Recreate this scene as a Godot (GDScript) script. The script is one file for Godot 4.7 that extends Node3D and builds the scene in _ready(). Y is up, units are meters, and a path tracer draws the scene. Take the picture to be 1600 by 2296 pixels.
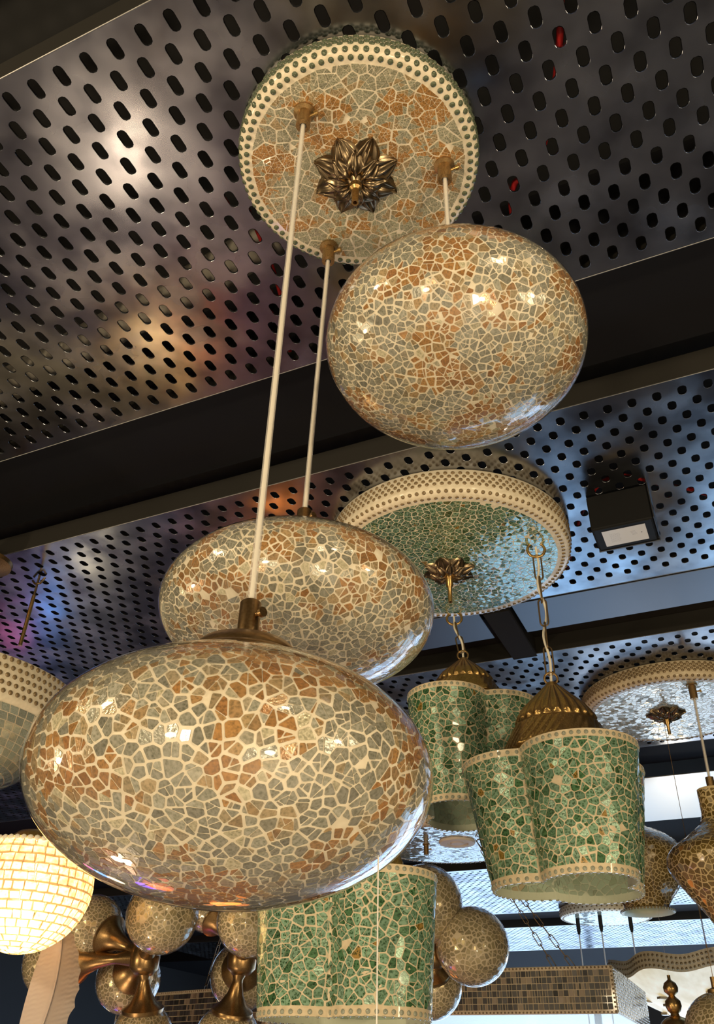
extends Node3D
# Lamp shop ceiling: crackle-glass mosaic pendants under perforated steel trays. Units are metres, the eye is EYE above the floor.
const EYE := 1.6
const TOP := 2.7            # underside of the perforated trays
var eye := Vector3(0, EYE, 0)
var M := {}
var counts := {}

# ------------------------------------------------------------------ mesh building
class MB:
	var v := PackedVector3Array()
	var n := PackedVector3Array()
	var c := PackedColorArray()
	var uv := PackedVector2Array()
	var use_uv := false
	func tri(a: Vector3, b: Vector3, d: Vector3, na: Vector3, nb: Vector3, nd: Vector3, col := Color.WHITE) -> void:
		if (b - a).cross(d - a).dot(na + nb + nd) > 0.0:
			v.append(a); v.append(d); v.append(b)
			n.append(na); n.append(nd); n.append(nb)
		else:
			v.append(a); v.append(b); v.append(d)
			n.append(na); n.append(nb); n.append(nd)
		c.append(col); c.append(col); c.append(col)
	func quad(a: Vector3, b: Vector3, d: Vector3, e: Vector3, nn: Vector3, col := Color.WHITE) -> void:
		tri(a, b, d, nn, nn, nn, col)
		tri(a, d, e, nn, nn, nn, col)
	func mesh() -> ArrayMesh:
		var arr := []
		arr.resize(Mesh.ARRAY_MAX)
		arr[Mesh.ARRAY_VERTEX] = v
		arr[Mesh.ARRAY_NORMAL] = n
		arr[Mesh.ARRAY_COLOR] = c
		if use_uv:
			arr[Mesh.ARRAY_TEX_UV] = uv
		var m := ArrayMesh.new()
		m.add_surface_from_arrays(Mesh.PRIMITIVE_TRIANGLES, arr)
		return m

func lathe(mb: MB, prof: Array, segs := 48, at := Vector3.ZERO, flute := 0.0, flutes := 0, turn := Basis.IDENTITY) -> void:
	# profile from the bottom of the axis outwards and up: Vector2(radius, height)
	var k := prof.size()
	var sn := []
	for i in k - 1:
		var t: Vector2 = prof[i + 1] - prof[i]
		sn.append(Vector2(t.y, -t.x).normalized())
	for i in k - 1:
		var p0: Vector2 = prof[i]
		var p1: Vector2 = prof[i + 1]
		if p0.distance_to(p1) < 1e-7:
			continue
		var n0: Vector2 = sn[i]
		var n1: Vector2 = sn[i]
		if i > 0 and sn[i - 1].dot(sn[i]) > 0.7:
			n0 = (sn[i - 1] + sn[i]).normalized()
		if i < k - 2 and sn[i + 1].dot(sn[i]) > 0.7:
			n1 = (sn[i + 1] + sn[i]).normalized()
		for j in segs:
			var a0 := TAU * j / segs
			var a1 := TAU * (j + 1) / segs
			var f0 := 1.0 + flute * cos(flutes * a0)
			var f1 := 1.0 + flute * cos(flutes * a1)
			var c0 := Vector3(cos(a0), 0, sin(a0))
			var c1 := Vector3(cos(a1), 0, sin(a1))
			var A := turn * (c0 * p0.x * f0 + Vector3(0, p0.y, 0)) + at
			var B := turn * (c1 * p0.x * f1 + Vector3(0, p0.y, 0)) + at
			var C := turn * (c1 * p1.x * f1 + Vector3(0, p1.y, 0)) + at
			var D := turn * (c0 * p1.x * f0 + Vector3(0, p1.y, 0)) + at
			var nA := turn * (c0 * n0.x + Vector3(0, n0.y, 0))
			var nB := turn * (c1 * n0.x + Vector3(0, n0.y, 0))
			var nC := turn * (c1 * n1.x + Vector3(0, n1.y, 0))
			var nD := turn * (c0 * n1.x + Vector3(0, n1.y, 0))
			if p0.x > 1e-6:
				mb.tri(A, B, C, nA, nB, nC)
			if p1.x > 1e-6:
				mb.tri(A, C, D, nA, nC, nD)

func grid(mb: MB, pts: Array, closed := false, col := Color.WHITE, flip := false) -> void:
	# pts: rows of Vector3; smooth normals
	var nu := pts.size()
	var nv: int = pts[0].size()
	var nn := []
	for i in nu:
		var row := []
		for j in nv:
			var a: Vector3 = pts[maxi(i - 1, 0)][j]
			var b: Vector3 = pts[mini(i + 1, nu - 1)][j]
			var jm := j - 1
			var jp := j + 1
			if closed:
				jm = (j - 1 + nv - 1) % (nv - 1)
				jp = (j + 1) % (nv - 1)
			else:
				jm = maxi(jm, 0)
				jp = mini(jp, nv - 1)
			var q: Vector3 = (b - a).cross(pts[i][jp] - pts[i][jm])
			row.append((-q if flip else q).normalized())
		nn.append(row)
	for i in nu - 1:
		for j in nv - 1:
			mb.tri(pts[i][j], pts[i + 1][j], pts[i + 1][j + 1], nn[i][j], nn[i + 1][j], nn[i + 1][j + 1], col)
			mb.tri(pts[i][j], pts[i + 1][j + 1], pts[i][j + 1], nn[i][j], nn[i + 1][j + 1], nn[i][j + 1], col)

func tube(mb: MB, path: Array, r, segs := 10, closed := false, caps := true) -> void:
	var k := path.size()
	var rings := []
	var side := Vector3.ZERO
	for i in k:
		var a: Vector3 = path[(i - 1 + k) % k] if closed or i > 0 else path[i]
		var b: Vector3 = path[(i + 1) % k] if closed or i < k - 1 else path[i]
		var t := (b - a).normalized()
		if side == Vector3.ZERO:
			side = t.cross(Vector3.UP if absf(t.y) < 0.9 else Vector3.RIGHT).normalized()
		side = (side - t * side.dot(t)).normalized()
		var up := t.cross(side)
		var rad: float = r[i] if r is Array else r
		var ring := []
		for j in segs + 1:
			var an := TAU * j / segs
			ring.append([path[i] + (side * cos(an) + up * sin(an)) * rad, side * cos(an) + up * sin(an)])
		rings.append(ring)
	for i in (k if closed else k - 1):
		var ra: Array = rings[i]
		var rb: Array = rings[(i + 1) % k]
		for j in segs:
			mb.tri(ra[j][0], rb[j][0], rb[j + 1][0], ra[j][1], rb[j][1], rb[j + 1][1])
			mb.tri(ra[j][0], rb[j + 1][0], ra[j + 1][0], ra[j][1], rb[j + 1][1], ra[j + 1][1])
	if caps and not closed:
		for e in [0, k - 1]:
			var t: Vector3 = (path[0] - path[1] if e == 0 else path[k - 1] - path[k - 2]).normalized()
			for j in segs:
				mb.tri(path[e], rings[e][j][0], rings[e][j + 1][0], t, t, t)

func box(mb: MB, lo: Vector3, hi: Vector3, ch := 0.002, turn := Basis.IDENTITY, at := Vector3.ZERO, col := Color.WHITE) -> void:
	# a box with chamfered edges
	var ce := (lo + hi) * 0.5
	var h := (hi - lo) * 0.5
	ch = minf(ch, minf(h.x, minf(h.y, h.z)) * 0.9)
	for ax in 3:
		for s in [-1.0, 1.0]:
			var u := (ax + 1) % 3
			var w := (ax + 2) % 3
			var nn := Vector3.ZERO
			nn[ax] = s
			var q := []
			for st in [[-1, -1], [1, -1], [1, 1], [-1, 1]]:
				var p := Vector3.ZERO
				p[ax] = s * h[ax]
				p[u] = st[0] * (h[u] - ch)
				p[w] = st[1] * (h[w] - ch)
				q.append(turn * (ce + p) + at)
			mb.quad(q[0], q[1], q[2], q[3], turn * nn, col)
			for s2 in [-1.0, 1.0]:
				if ax == 2 and false:
					continue
				var p0 := Vector3.ZERO
				p0[ax] = s * h[ax]
				p0[u] = s2 * (h[u] - ch)
				var p1 := Vector3.ZERO
				p1[ax] = s * (h[ax] - ch)
				p1[u] = s2 * h[u]
				var e0 := p0
				var e1 := p1
				e0[w] = h[w] - ch
				e1[w] = h[w] - ch
				p0[w] = -(h[w] - ch)
				p1[w] = -(h[w] - ch)
				var ne := Vector3.ZERO
				ne[ax] = s
				ne[u] = s2
				mb.quad(turn * (ce + p0) + at, turn * (ce + p1) + at, turn * (ce + e1) + at, turn * (ce + e0) + at, turn * ne.normalized(), col)
	for sx in [-1.0, 1.0]:
		for sy in [-1.0, 1.0]:
			for sz in [-1.0, 1.0]:
				var s := Vector3(sx, sy, sz)
				var nn := turn * s.normalized()
				mb.tri(turn * (ce + s * (h - Vector3(0, ch, ch))) + at, turn * (ce + s * (h - Vector3(ch, 0, ch))) + at, turn * (ce + s * (h - Vector3(ch, ch, 0))) + at, nn, nn, nn, col)

# ------------------------------------------------------------------ naming
func numbered(called: String) -> String:
	var k: int = counts.get(called, 0)
	counts[called] = k + 1
	return called if k == 0 else "%s_%03d" % [called, k]

func thing(called: String, label: String, category: String, at := Vector3.ZERO, group := "") -> Node3D:
	var o := Node3D.new()
	o.name = numbered(called)
	o.position = at
	add_child(o, true)
	o.set_meta("label", label)
	o.set_meta("category", category)
	if group:
		o.set_meta("group", group)
	return o

func part(called: String, m: Mesh, mat: Material, parent: Node, label := "") -> MeshInstance3D:
	var o := MeshInstance3D.new()
	o.mesh = m
	o.material_override = mat
	if parent == self:
		o.name = numbered(called)
	else:
		var key := "#%d/%s" % [parent.get_instance_id(), called]
		var k: int = counts.get(key, 0)
		counts[key] = k + 1
		o.name = called if k == 0 else "%s_%03d" % [called, k]
	parent.add_child(o, true)
	if label:
		o.set_meta("label", label)
	return o

func structure(called: String, m: Mesh, mat: Material, label: String) -> MeshInstance3D:
	var o := part(called, m, mat, self)
	o.set_meta("kind", "structure")
	o.set_meta("label", label)
	return o

func lin(r: float, g: float, b: float) -> Color:
	return Color(r, g, b).linear_to_srgb()

func make(called: String, albedo: Color, rough: float, metal := 0.0, coat := 0.0) -> StandardMaterial3D:
	var m := StandardMaterial3D.new()
	m.resource_name = called
	m.albedo_color = albedo
	m.roughness = rough
	m.metallic = metal
	if coat > 0.0:
		m.clearcoat_enabled = true
		m.clearcoat = coat
		m.clearcoat_roughness = 0.04
	M[called] = m
	return m

func noise_tex(freq: float, seed_: int, ramp: Array, size := 512, kind := FastNoiseLite.TYPE_SIMPLEX_SMOOTH, normal := 0.0) -> NoiseTexture2D:
	var f := FastNoiseLite.new()
	f.noise_type = kind
	f.seed = seed_
	f.frequency = freq
	f.fractal_octaves = 4
	var t := NoiseTexture2D.new()
	t.width = size
	t.height = size
	t.seamless = true
	t.noise = f
	if normal > 0.0:
		t.as_normal_map = true
		t.bump_strength = normal
	elif ramp.size():
		var g := Gradient.new()
		g.offsets = PackedFloat32Array(ramp.map(func(r): return r[0]))
		g.colors = PackedColorArray(ramp.map(func(r): return r[1]))
		t.color_ramp = g
	return t

func triplanar(m: StandardMaterial3D, scale_: float, world := false) -> void:
	m.uv1_triplanar = true
	m.uv1_world_triplanar = world
	m.uv1_scale = Vector3.ONE * scale_

func materials() -> void:
	var speck := noise_tex(0.06, 3, [[0.0, Color(0.45, 0.5, 0.42)], [0.35, Color(0.8, 0.8, 0.76)], [0.6, Color(1, 1, 1)], [1.0, Color(0.9, 0.9, 0.9)]], 512, FastNoiseLite.TYPE_CELLULAR)
	var grain := noise_tex(0.05, 8, [], 512, FastNoiseLite.TYPE_CELLULAR, 3.0)
	var m := make("glass", Color.WHITE, 0.2, 0.15, 0.8)
	m.vertex_color_use_as_albedo = true
	m.albedo_texture = speck
	m.normal_enabled = true
	m.normal_texture = grain
	m.normal_scale = 0.35
	triplanar(m, 14.0)
	m = make("glass_green", Color.WHITE, 0.25, 0.15, 0.6)
	m.vertex_color_use_as_albedo = true
	m.albedo_texture = noise_tex(0.045, 5, [[0.0, Color(0.16, 0.30, 0.15)], [0.28, Color(0.28, 0.42, 0.26)], [0.40, Color(0.85, 0.9, 0.82)], [0.55, Color(1, 1, 1)], [1.0, Color(1, 1, 0.95)]], 512, FastNoiseLite.TYPE_CELLULAR)
	m.normal_enabled = true
	m.normal_texture = grain
	m.normal_scale = 0.3
	triplanar(m, 9.0)
	m = make("glass_canopy", Color.WHITE, 0.14, 0.22, 0.9)
	m.vertex_color_use_as_albedo = true
	m.metallic_specular = 0.7
	m.albedo_texture = M.glass_green.albedo_texture
	triplanar(m, 9.0)
	m = make("glass_box", Color.WHITE, 0.35)
	m.vertex_color_use_as_albedo = true
	m = make("glass_unit", Color.WHITE, 0.22, 0.35, 0.8)
	m.vertex_color_use_as_albedo = true
	m = make("grout_amber", lin(0.50, 0.38, 0.18), 0.35, 0.0, 0.6)
	m = make("glass_mirror", Color.WHITE, 0.13, 0.22, 0.4)
	m.vertex_color_use_as_albedo = true
	m = make("bead_glass", lin(0.10, 0.12, 0.07), 0.12, 0.2, 0.8)
	m = make("bead_pale", lin(0.27, 0.28, 0.21), 0.15, 0.0, 0.8)
	m = make("bead_brown", lin(0.22, 0.15, 0.07), 0.2, 0.2, 0.6)
	var plaster := noise_tex(0.02, 11, [[0.0, Color(0.86, 0.84, 0.8)], [1.0, Color(1, 1, 1)]], 256)
	m = make("grout", lin(0.84, 0.75, 0.58), 0.4, 0.0, 0.5)
	m.albedo_texture = plaster
	triplanar(m, 12.0)
	m = make("grout_tan", lin(0.70, 0.58, 0.39), 0.45, 0.0, 0.4)
	m.albedo_texture = plaster
	triplanar(m, 12.0)
	m = make("shade_inside", lin(0.60, 0.63, 0.47), 0.35, 0.0, 0.3)
	var brush := noise_tex(0.03, 21, [[0.0, Color(0.7, 0.66, 0.6)], [0.5, Color(0.95, 0.93, 0.9)], [1.0, Color(1, 1, 1)]], 512)
	m = make("bronze", lin(0.40, 0.26, 0.12), 0.3, 0.95)
	m.albedo_texture = brush
	triplanar(m, 16.0)
	m = make("brass", lin(0.60, 0.40, 0.16), 0.3, 0.95)
	m.albedo_texture = brush
	triplanar(m, 20.0)
	m = make("brass_worn", lin(0.38, 0.25, 0.11), 0.38, 0.85)
	m.albedo_texture = brush
	triplanar(m, 20.0)
	m = make("bronze_dark", lin(0.20, 0.145, 0.085), 0.27, 0.95)
	m = make("chain_metal", lin(0.22, 0.15, 0.08), 0.35, 0.9)
	m = make("cord_white", lin(0.72, 0.66, 0.54), 0.6)
	m = make("sleeve", Color(0.95, 0.93, 0.9, 0.28), 0.08)
	m.transparency = BaseMaterial3D.TRANSPARENCY_ALPHA
	m = make("clear_glass", Color(1, 1, 1, 0.02), 0.03)
	m.transparency = BaseMaterial3D.TRANSPARENCY_ALPHA
	m = make("thread", lin(0.7, 0.66, 0.6), 0.4)
	# perforated steel, mottled by handling
	var smudge := noise_tex(0.006, 31, [[0.0, Color(0.3, 0.3, 0.3)], [0.45, Color(0.42, 0.42, 0.42)], [0.6, Color(0.55, 0.55, 0.55)], [1.0, Color(0.8, 0.8, 0.8)]], 1024)
	var tone := noise_tex(0.008, 33, [[0.0, Color(0.62, 0.62, 0.64)], [0.5, Color(0.86, 0.86, 0.87)], [1.0, Color(1, 1, 1)]], 1024)
	m = make("steel", lin(0.36, 0.375, 0.405), 0.45, 1.0)
	m.albedo_texture = tone
	m.roughness_texture = smudge
	m.normal_enabled = true
	m.normal_texture = noise_tex(0.004, 35, [], 512, FastNoiseLite.TYPE_SIMPLEX_SMOOTH, 1.2)
	m.normal_scale = 0.12
	triplanar(m, 0.9, true)
	m = make("edge_steel", lin(0.24, 0.235, 0.225), 0.5, 1.0)
	m = make("steel_plain", lin(0.13, 0.135, 0.15), 0.4, 1.0)
	m = make("steel_sheet", lin(0.66, 0.66, 0.65), 0.35, 1.0)
	m = make("flange_steel", lin(0.022, 0.02, 0.017), 0.65, 0.0)
	m.metallic_specular = 0.3
	m = make("black_paint", lin(0.008, 0.008, 0.010), 0.8)
	m.metallic_specular = 0.25
	m = make("black_plastic", lin(0.006, 0.006, 0.006), 0.6)
	m.metallic_specular = 0.3
	m = make("wall_dark", lin(0.02, 0.019, 0.018), 0.6)
	m = make("joist_brown", lin(0.014, 0.012, 0.010), 0.85)
	m.metallic_specular = 0.25
	m = make("floor_tile", lin(0.40, 0.395, 0.42), 0.3)
	m.albedo_texture = noise_tex(0.01, 41, [[0.0, Color(0.8, 0.8, 0.8)], [1.0, Color(1, 1, 1)]], 512)
	triplanar(m, 0.5, true)
	m = make("feather", lin(0.42, 0.35, 0.31), 0.6)
	m.rim_enabled = true
	m.rim = 0.3
	m = make("red_wire", lin(0.45, 0.02, 0.02), 0.4)
	m = make("duct_foil", lin(0.42, 0.38, 0.32), 0.5, 0.3)
	m = make("pane", Color(0.9, 0.95, 1.0, 0.06), 0.02)
	m.transparency = BaseMaterial3D.TRANSPARENCY_ALPHA
	m = make("white_paint", lin(0.6, 0.6, 0.6), 0.4)
	# lit bowl: translucent glass tiles let the bulb's light through
	m = make("tile_lit", lin(0.86, 0.80, 0.68), 0.25, 0.0, 0.4)
	m.backlight_enabled = true
	m.backlight = Color(0.8, 0.76, 0.66)
	m.albedo_texture = noise_tex(0.012, 71, [[0.0, Color(0.62, 0.54, 0.4)], [0.4, Color(0.9, 0.86, 0.76)], [0.6, Color(1, 1, 1)], [1.0, Color(0.7, 0.62, 0.45)]], 512)
	m.normal_enabled = true
	m.normal_texture = noise_tex(0.012, 72, [], 512, FastNoiseLite.TYPE_SIMPLEX_SMOOTH, 4.0)
	m.normal_scale = 0.6
	triplanar(m, 7.0)
	m = make("grout_lit", lin(0.34, 0.22, 0.10), 0.6)
	m.backlight_enabled = true
	m.backlight = Color(0.25, 0.2, 0.14)

func glow(called: String, col: Color, energy: float) -> StandardMaterial3D:
	var m := make(called, lin(0.8, 0.8, 0.8), 0.5)
	m.emission_enabled = true
	m.emission = col
	m.emission_energy_multiplier = energy
	return m

# ------------------------------------------------------------------ crackle mosaic
class Srf:
	var kind := 0            # 0 spheroid, 1 disc facing down, 2 r = f(angle, height)
	var a := 0.1
	var b := 0.1
	var y0 := 0.0
	var y1 := 0.0
	var f: Callable
	var hole := 0.0
	func site(r: RandomNumberGenerator) -> Vector3:
		if kind == 0:
			var u := Vector3(r.randfn(), r.randfn(), r.randfn()).normalized()
			return Vector3(u.x * a, u.y * b, u.z * a)
		if kind == 1:
			var q := a * sqrt(r.randf())
			var t := TAU * r.randf()
			return Vector3(q * cos(t), y0, q * sin(t))
		var y := lerpf(y0, y1, r.randf())
		var th := TAU * r.randf()
		var rr: float = f.call(th, y)
		return Vector3(rr * cos(th), y, rr * sin(th))
	func snap(p: Vector3) -> Array:
		if kind == 0:
			var k := 1.0 / sqrt((p.x * p.x + p.z * p.z) / (a * a) + p.y * p.y / (b * b))
			var q := p * k
			return [q, Vector3(q.x / (a * a), q.y / (b * b), q.z / (a * a)).normalized()]
		if kind == 1:
			return [Vector3(p.x, y0, p.z), Vector3.DOWN]
		var th := atan2(p.z, p.x)
		var y := clampf(p.y, y0, y1)
		var e := 0.01
		var r0: float = f.call(th, y)
		var rt: float = f.call(th + e, y)
		var ry: float = f.call(th, y + 0.002)
		var P := Vector3(r0 * cos(th), y, r0 * sin(th))
		var T := Vector3(rt * cos(th + e), y, rt * sin(th + e)) - P
		var Y := Vector3(ry * cos(th), y + 0.002, ry * sin(th)) - P
		return [P, Y.cross(T).normalized()]
	func limits(o: Vector3, t: Vector3, bt: Vector3) -> Array:
		# half-planes n.x <= d in the tangent plane
		if kind == 1:
			var rr := Vector2(o.x, o.z).length()
			var out := Vector3(o.x, 0, o.z) / maxf(rr, 1e-6)
			var l := [[Vector2(t.dot(out), bt.dot(out)), a - rr]]
			return l
		if kind == 2:
			return [[Vector2(t.y, bt.y), y1 - o.y], [-Vector2(t.y, bt.y), o.y - y0]]
		return []

func clip(poly: PackedVector2Array, nn: Vector2, d: float) -> PackedVector2Array:
	var out := PackedVector2Array()
	var k := poly.size()
	if k == 0:
		return out
	var pa := poly[k - 1]
	var da := nn.dot(pa) - d
	for i in k:
		var pb := poly[i]
		var db := nn.dot(pb) - d
		if (da <= 0.0) != (db <= 0.0):
			out.append(pa + (pb - pa) * (da / (da - db)))
		if db <= 0.0:
			out.append(pb)
		pa = pb
		da = db
	return out

func area2(poly: PackedVector2Array) -> float:
	var s := 0.0
	var k := poly.size()
	for i in k:
		s += poly[i].cross(poly[(i + 1) % k])
	return s * 0.5

func inset(poly: PackedVector2Array, d: float) -> PackedVector2Array:
	var out := poly
	var k := poly.size()
	var s := 1.0 if area2(poly) > 0 else -1.0
	for i in k:
		var e := poly[(i + 1) % k] - poly[i]
		var le := e.length()
		if le < 1e-7:
			continue
		var nn := Vector2(e.y, -e.x) / le * s
		out = clip(out, nn, nn.dot(poly[i]) - d)
		if out.size() < 3:
			return out
	return out

func tidy(poly: PackedVector2Array, eps: float) -> PackedVector2Array:
	var out := PackedVector2Array()
	for p in poly:
		if out.size() == 0 or out[out.size() - 1].distance_to(p) > eps:
			out.append(p)
	if out.size() > 1 and out[0].distance_to(out[out.size() - 1]) < eps:
		out.remove_at(out.size() - 1)
	return out

func shatter(S: Srf, gap: float, leaf: float, g1: float, g2: float, seed_: int, color: Callable, lift := 0.0004, tilt := 0.05, soft := true) -> Array:
	var r := RandomNumberGenerator.new()
	r.seed = seed_
	var area := 4.0 * PI * S.a * S.b if S.kind == 0 else PI * S.a * S.a if S.kind == 1 else 7.0 * S.a * (S.y1 - S.y0)
	var pts := PackedVector3Array()
	var own := PackedFloat32Array()
	var bins := {}
	var bs := gap * 1.3
	for k in int(9.0 * area / (gap * gap)):
		var p := S.site(r)
		var rad := gap * lerpf(0.5, 1.25, pow(r.randf(), 1.4))
		var key := Vector3i((p / bs).floor())
		var ok := true
		for dx in [-1, 0, 1]:
			for dy in [-1, 0, 1]:
				for dz in [-1, 0, 1]:
					for q in bins.get(key + Vector3i(dx, dy, dz), []):
						var lim := 0.5 * (rad + own[q])
						if pts[q].distance_squared_to(p) < lim * lim:
							ok = false
							break
					if not ok:
						break
				if not ok:
					break
			if not ok:
				break
		if ok:
			if not bins.has(key):
				bins[key] = []
			bins[key].append(pts.size())
			pts.append(p)
			own.append(rad)
	var out := []
	var reach := 2.6 * gap
	for i in pts.size():
		var o := pts[i]
		var nn: Vector3 = S.snap(o)[1]
		var t := nn.cross(Vector3.UP if absf(nn.y) < 0.95 else Vector3.RIGHT).normalized()
		var bt := nn.cross(t)
		var w := 1.7 * gap
		var cell := PackedVector2Array([Vector2(-w, -w), Vector2(w, -w), Vector2(w, w), Vector2(-w, w)])
		for l in S.limits(o, t, bt):
			cell = clip(cell, l[0], l[1])
		var key := Vector3i((o / bs).floor())
		for dx in range(-2, 3):
			for dy in range(-2, 3):
				for dz in range(-2, 3):
					for j in bins.get(key + Vector3i(dx, dy, dz), []):
						if j == i:
							continue
						var d := pts[j] - o
						var l2 := d.length_squared()
						if l2 > reach * reach:
							continue
						var q := Vector2(d.dot(t), d.dot(bt))
						var ql := q.length()
						if ql > 1e-6:
							cell = clip(cell, q / ql, sqrt(l2) * 0.5)
		if cell.size() < 3:
			continue
		cell = inset(cell, (g1 * r.randf_range(0.3, 1.1) + (g1 if r.randf() < 0.07 else 0.0)) * 0.5)
		if cell.size() < 3:
			continue
		var target := leaf * r.randf_range(0.55, 1.7)
		var stack := [cell]
		while stack.size():
			var poly: PackedVector2Array = stack.pop_back()
			var ar := absf(area2(poly))
			if ar > target * r.randf_range(1.1, 2.2) and poly.size() >= 3:
				var best := 0.0
				var ba := 0
				var bb := 1
				for x in poly.size():
					for y in range(x + 1, poly.size()):
						var dd := poly[x].distance_squared_to(poly[y])
						if dd > best:
							best = dd
							ba = x
							bb = y
				var along := (poly[bb] - poly[ba]).normalized().rotated(r.randfn() * 0.35)
				var mid := Vector2.ZERO
				for p in poly:
					mid += p
				mid = mid / poly.size() + along * sqrt(best) * r.randf_range(-0.14, 0.14)
				var A := clip(poly, along, along.dot(mid))
				var B := clip(poly, -along, -along.dot(mid))
				if A.size() >= 3 and B.size() >= 3:
					stack.append(A)
					stack.append(B)
					continue
			poly = inset(poly, g2 * 0.5 * r.randf_range(0.6, 1.5))
			poly = tidy(poly, 0.0006)
			if poly.size() < 3 or absf(area2(poly)) < leaf * 0.06:
				continue
			if r.randf() < 0.008:
				continue
			if soft:
				var round_ := PackedVector2Array()
				for x in poly.size():
					var pv := poly[x]
					round_.append(pv.lerp(poly[(x - 1 + poly.size()) % poly.size()], 0.10))
					round_.append(pv.lerp(poly[(x + 1) % poly.size()], 0.10))
				poly = round_
			var cen := Vector2.ZERO
			for p in poly:
				cen += p
			cen /= poly.size()
			var gx := Vector2(r.randfn(), r.randfn()) * tilt
			var top := PackedVector3Array()
			var low := PackedVector3Array()
			var c3 := Vector3.ZERO
			var fn := Vector3.ZERO
			for p in poly:
				var s: Array = S.snap(o + t * p.x + bt * p.y)
				var up: float = lift + clampf((p - cen).dot(gx), -lift * 0.8, lift * 1.5)
				top.append(s[0] + s[1] * up)
				low.append(s[0] - s[1] * 0.0003)
				c3 += top[top.size() - 1]
				fn += s[1]
			c3 /= top.size()
			var face := Vector3.ZERO
			for x in top.size():
				face += (top[x] - c3).cross(top[(x + 1) % top.size()] - c3)
			face = face.normalized()
			if face.dot(fn) < 0:
				face = -face
			out.append([top, low, face, c3, color.call(c3, r), absf(area2(poly))])
	return out

func shard_into(mb: MB, s: Array) -> void:
	var top: PackedVector3Array = s[0]
	var low: PackedVector3Array = s[1]
	var face: Vector3 = s[2]
	var col: Color = s[4]
	var k := top.size()
	for i in range(1, k - 1):
		mb.tri(top[0], top[i], top[i + 1], face, face, face, col)
	for i in k:
		var a := top[i]
		var b := top[(i + 1) % k]
		var out := (b - a).cross(face)
		if out.dot((a + b) * 0.5 - s[3]) < 0:
			out = -out
		mb.quad(a, b, low[(i + 1) % k], low[i], out.normalized(), col)

func lay_shards(shards: Array, parent: Node3D, origin: Vector3, mat: Material, count: int, called := "glass_shard") -> void:
	var e := eye - origin
	var score := []
	for i in shards.size():
		var s: Array = shards[i]
		var d: Vector3 = e - s[3]
		score.append([s[5] * d.normalized().dot(s[2]) / d.length_squared(), i])
	score.sort_custom(func(x, y): return x[0] > y[0])
	var rest := MB.new()
	for k in score.size():
		var s: Array = shards[score[k][1]]
		if k < count and score[k][0] > 0:
			var mb := MB.new()
			shard_into(mb, s)
			part(called, mb.mesh(), mat, parent)
		else:
			shard_into(rest, s)
	if rest.v.size():
		part("small_" + called + "s", rest.mesh(), mat, parent).set_meta("kind", "stuff")

var patch := FastNoiseLite.new()
func amber_color(p: Vector3, r: RandomNumberGenerator, shift := 0.0, off := Vector3.ZERO) -> Color:
	var v := patch.get_noise_3dv((p + off) * 1000.0) + r.randfn() * 0.14 + shift
	var k := r.randf_range(0.8, 1.2)
	var w := clampf((v + 0.04) * 3.2, 0.0, 1.0)
	var grey := Color(0.27, 0.255, 0.20).lerp(Color(0.42, 0.40, 0.32), r.randf())
	var gold := Color(0.46, 0.33, 0.17)
	var deep := Color(0.38, 0.165, 0.04).lerp(Color(0.48, 0.25, 0.075), r.randf())
	var c := grey.lerp(gold, minf(w * 2.0, 1.0)).lerp(deep, maxf(w * 2.0 - 1.0, 0.0))
	if r.randf() < 0.05:
		c = Color(0.62, 0.55, 0.38)
	return Color(c.r * k, c.g * k, c.b * k)

func pale_amber(p: Vector3, r: RandomNumberGenerator) -> Color:
	var v := patch.get_noise_3dv(p * 1000.0) + r.randfn() * 0.12
	var k := r.randf_range(0.85, 1.15)
	if v > 0.2:
		return Color(0.50 * k, 0.26 * k, 0.09 * k)
	if v > 0.05:
		return Color(0.46 * k, 0.34 * k, 0.19 * k)
	return Color(0.42 * k, 0.40 * k, 0.29 * k)

func green_color(p: Vector3, r: RandomNumberGenerator) -> Color:
	var k := r.randf_range(0.75, 1.25)
	if r.randf() < 0.16:
		return Color(0.07 * k, 0.16 * k, 0.075 * k)
	if r.randf() < 0.02:
		return Color(0.35, 0.2, 0.05)
	return Color(0.20 * k, 0.325 * k, 0.225 * k)

func silver_color(_p: Vector3, r: RandomNumberGenerator) -> Color:
	var k := r.randf_range(0.7, 1.1)
	return Color(0.36 * k, 0.40 * k, 0.34 * k)

func gold_color(_p: Vector3, r: RandomNumberGenerator) -> Color:
	var k := r.randf_range(0.75, 1.25)
	return Color(0.34 * k, 0.27 * k, 0.13 * k)

func amber_dark(_p: Vector3, r: RandomNumberGenerator) -> Color:
	var k := r.randf_range(0.75, 1.2)
	return Color(0.20 * k, 0.13 * k, 0.035 * k)

# ------------------------------------------------------------------ pieces
func bead_mesh(r: float, h: float) -> ArrayMesh:
	var mb := MB.new()
	lathe(mb, [Vector2(r, -0.0004), Vector2(r, 0.15 * h), Vector2(r * 0.86, 0.55 * h), Vector2(r * 0.5, 0.88 * h), Vector2(0, h)], 9)
	return mb.mesh()

func aim(nn: Vector3) -> Basis:
	# a basis whose y axis is nn
	var x := nn.cross(Vector3.UP if absf(nn.y) < 0.9 else Vector3.RIGHT).normalized()
	return Basis(x, nn, x.cross(nn))

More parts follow.
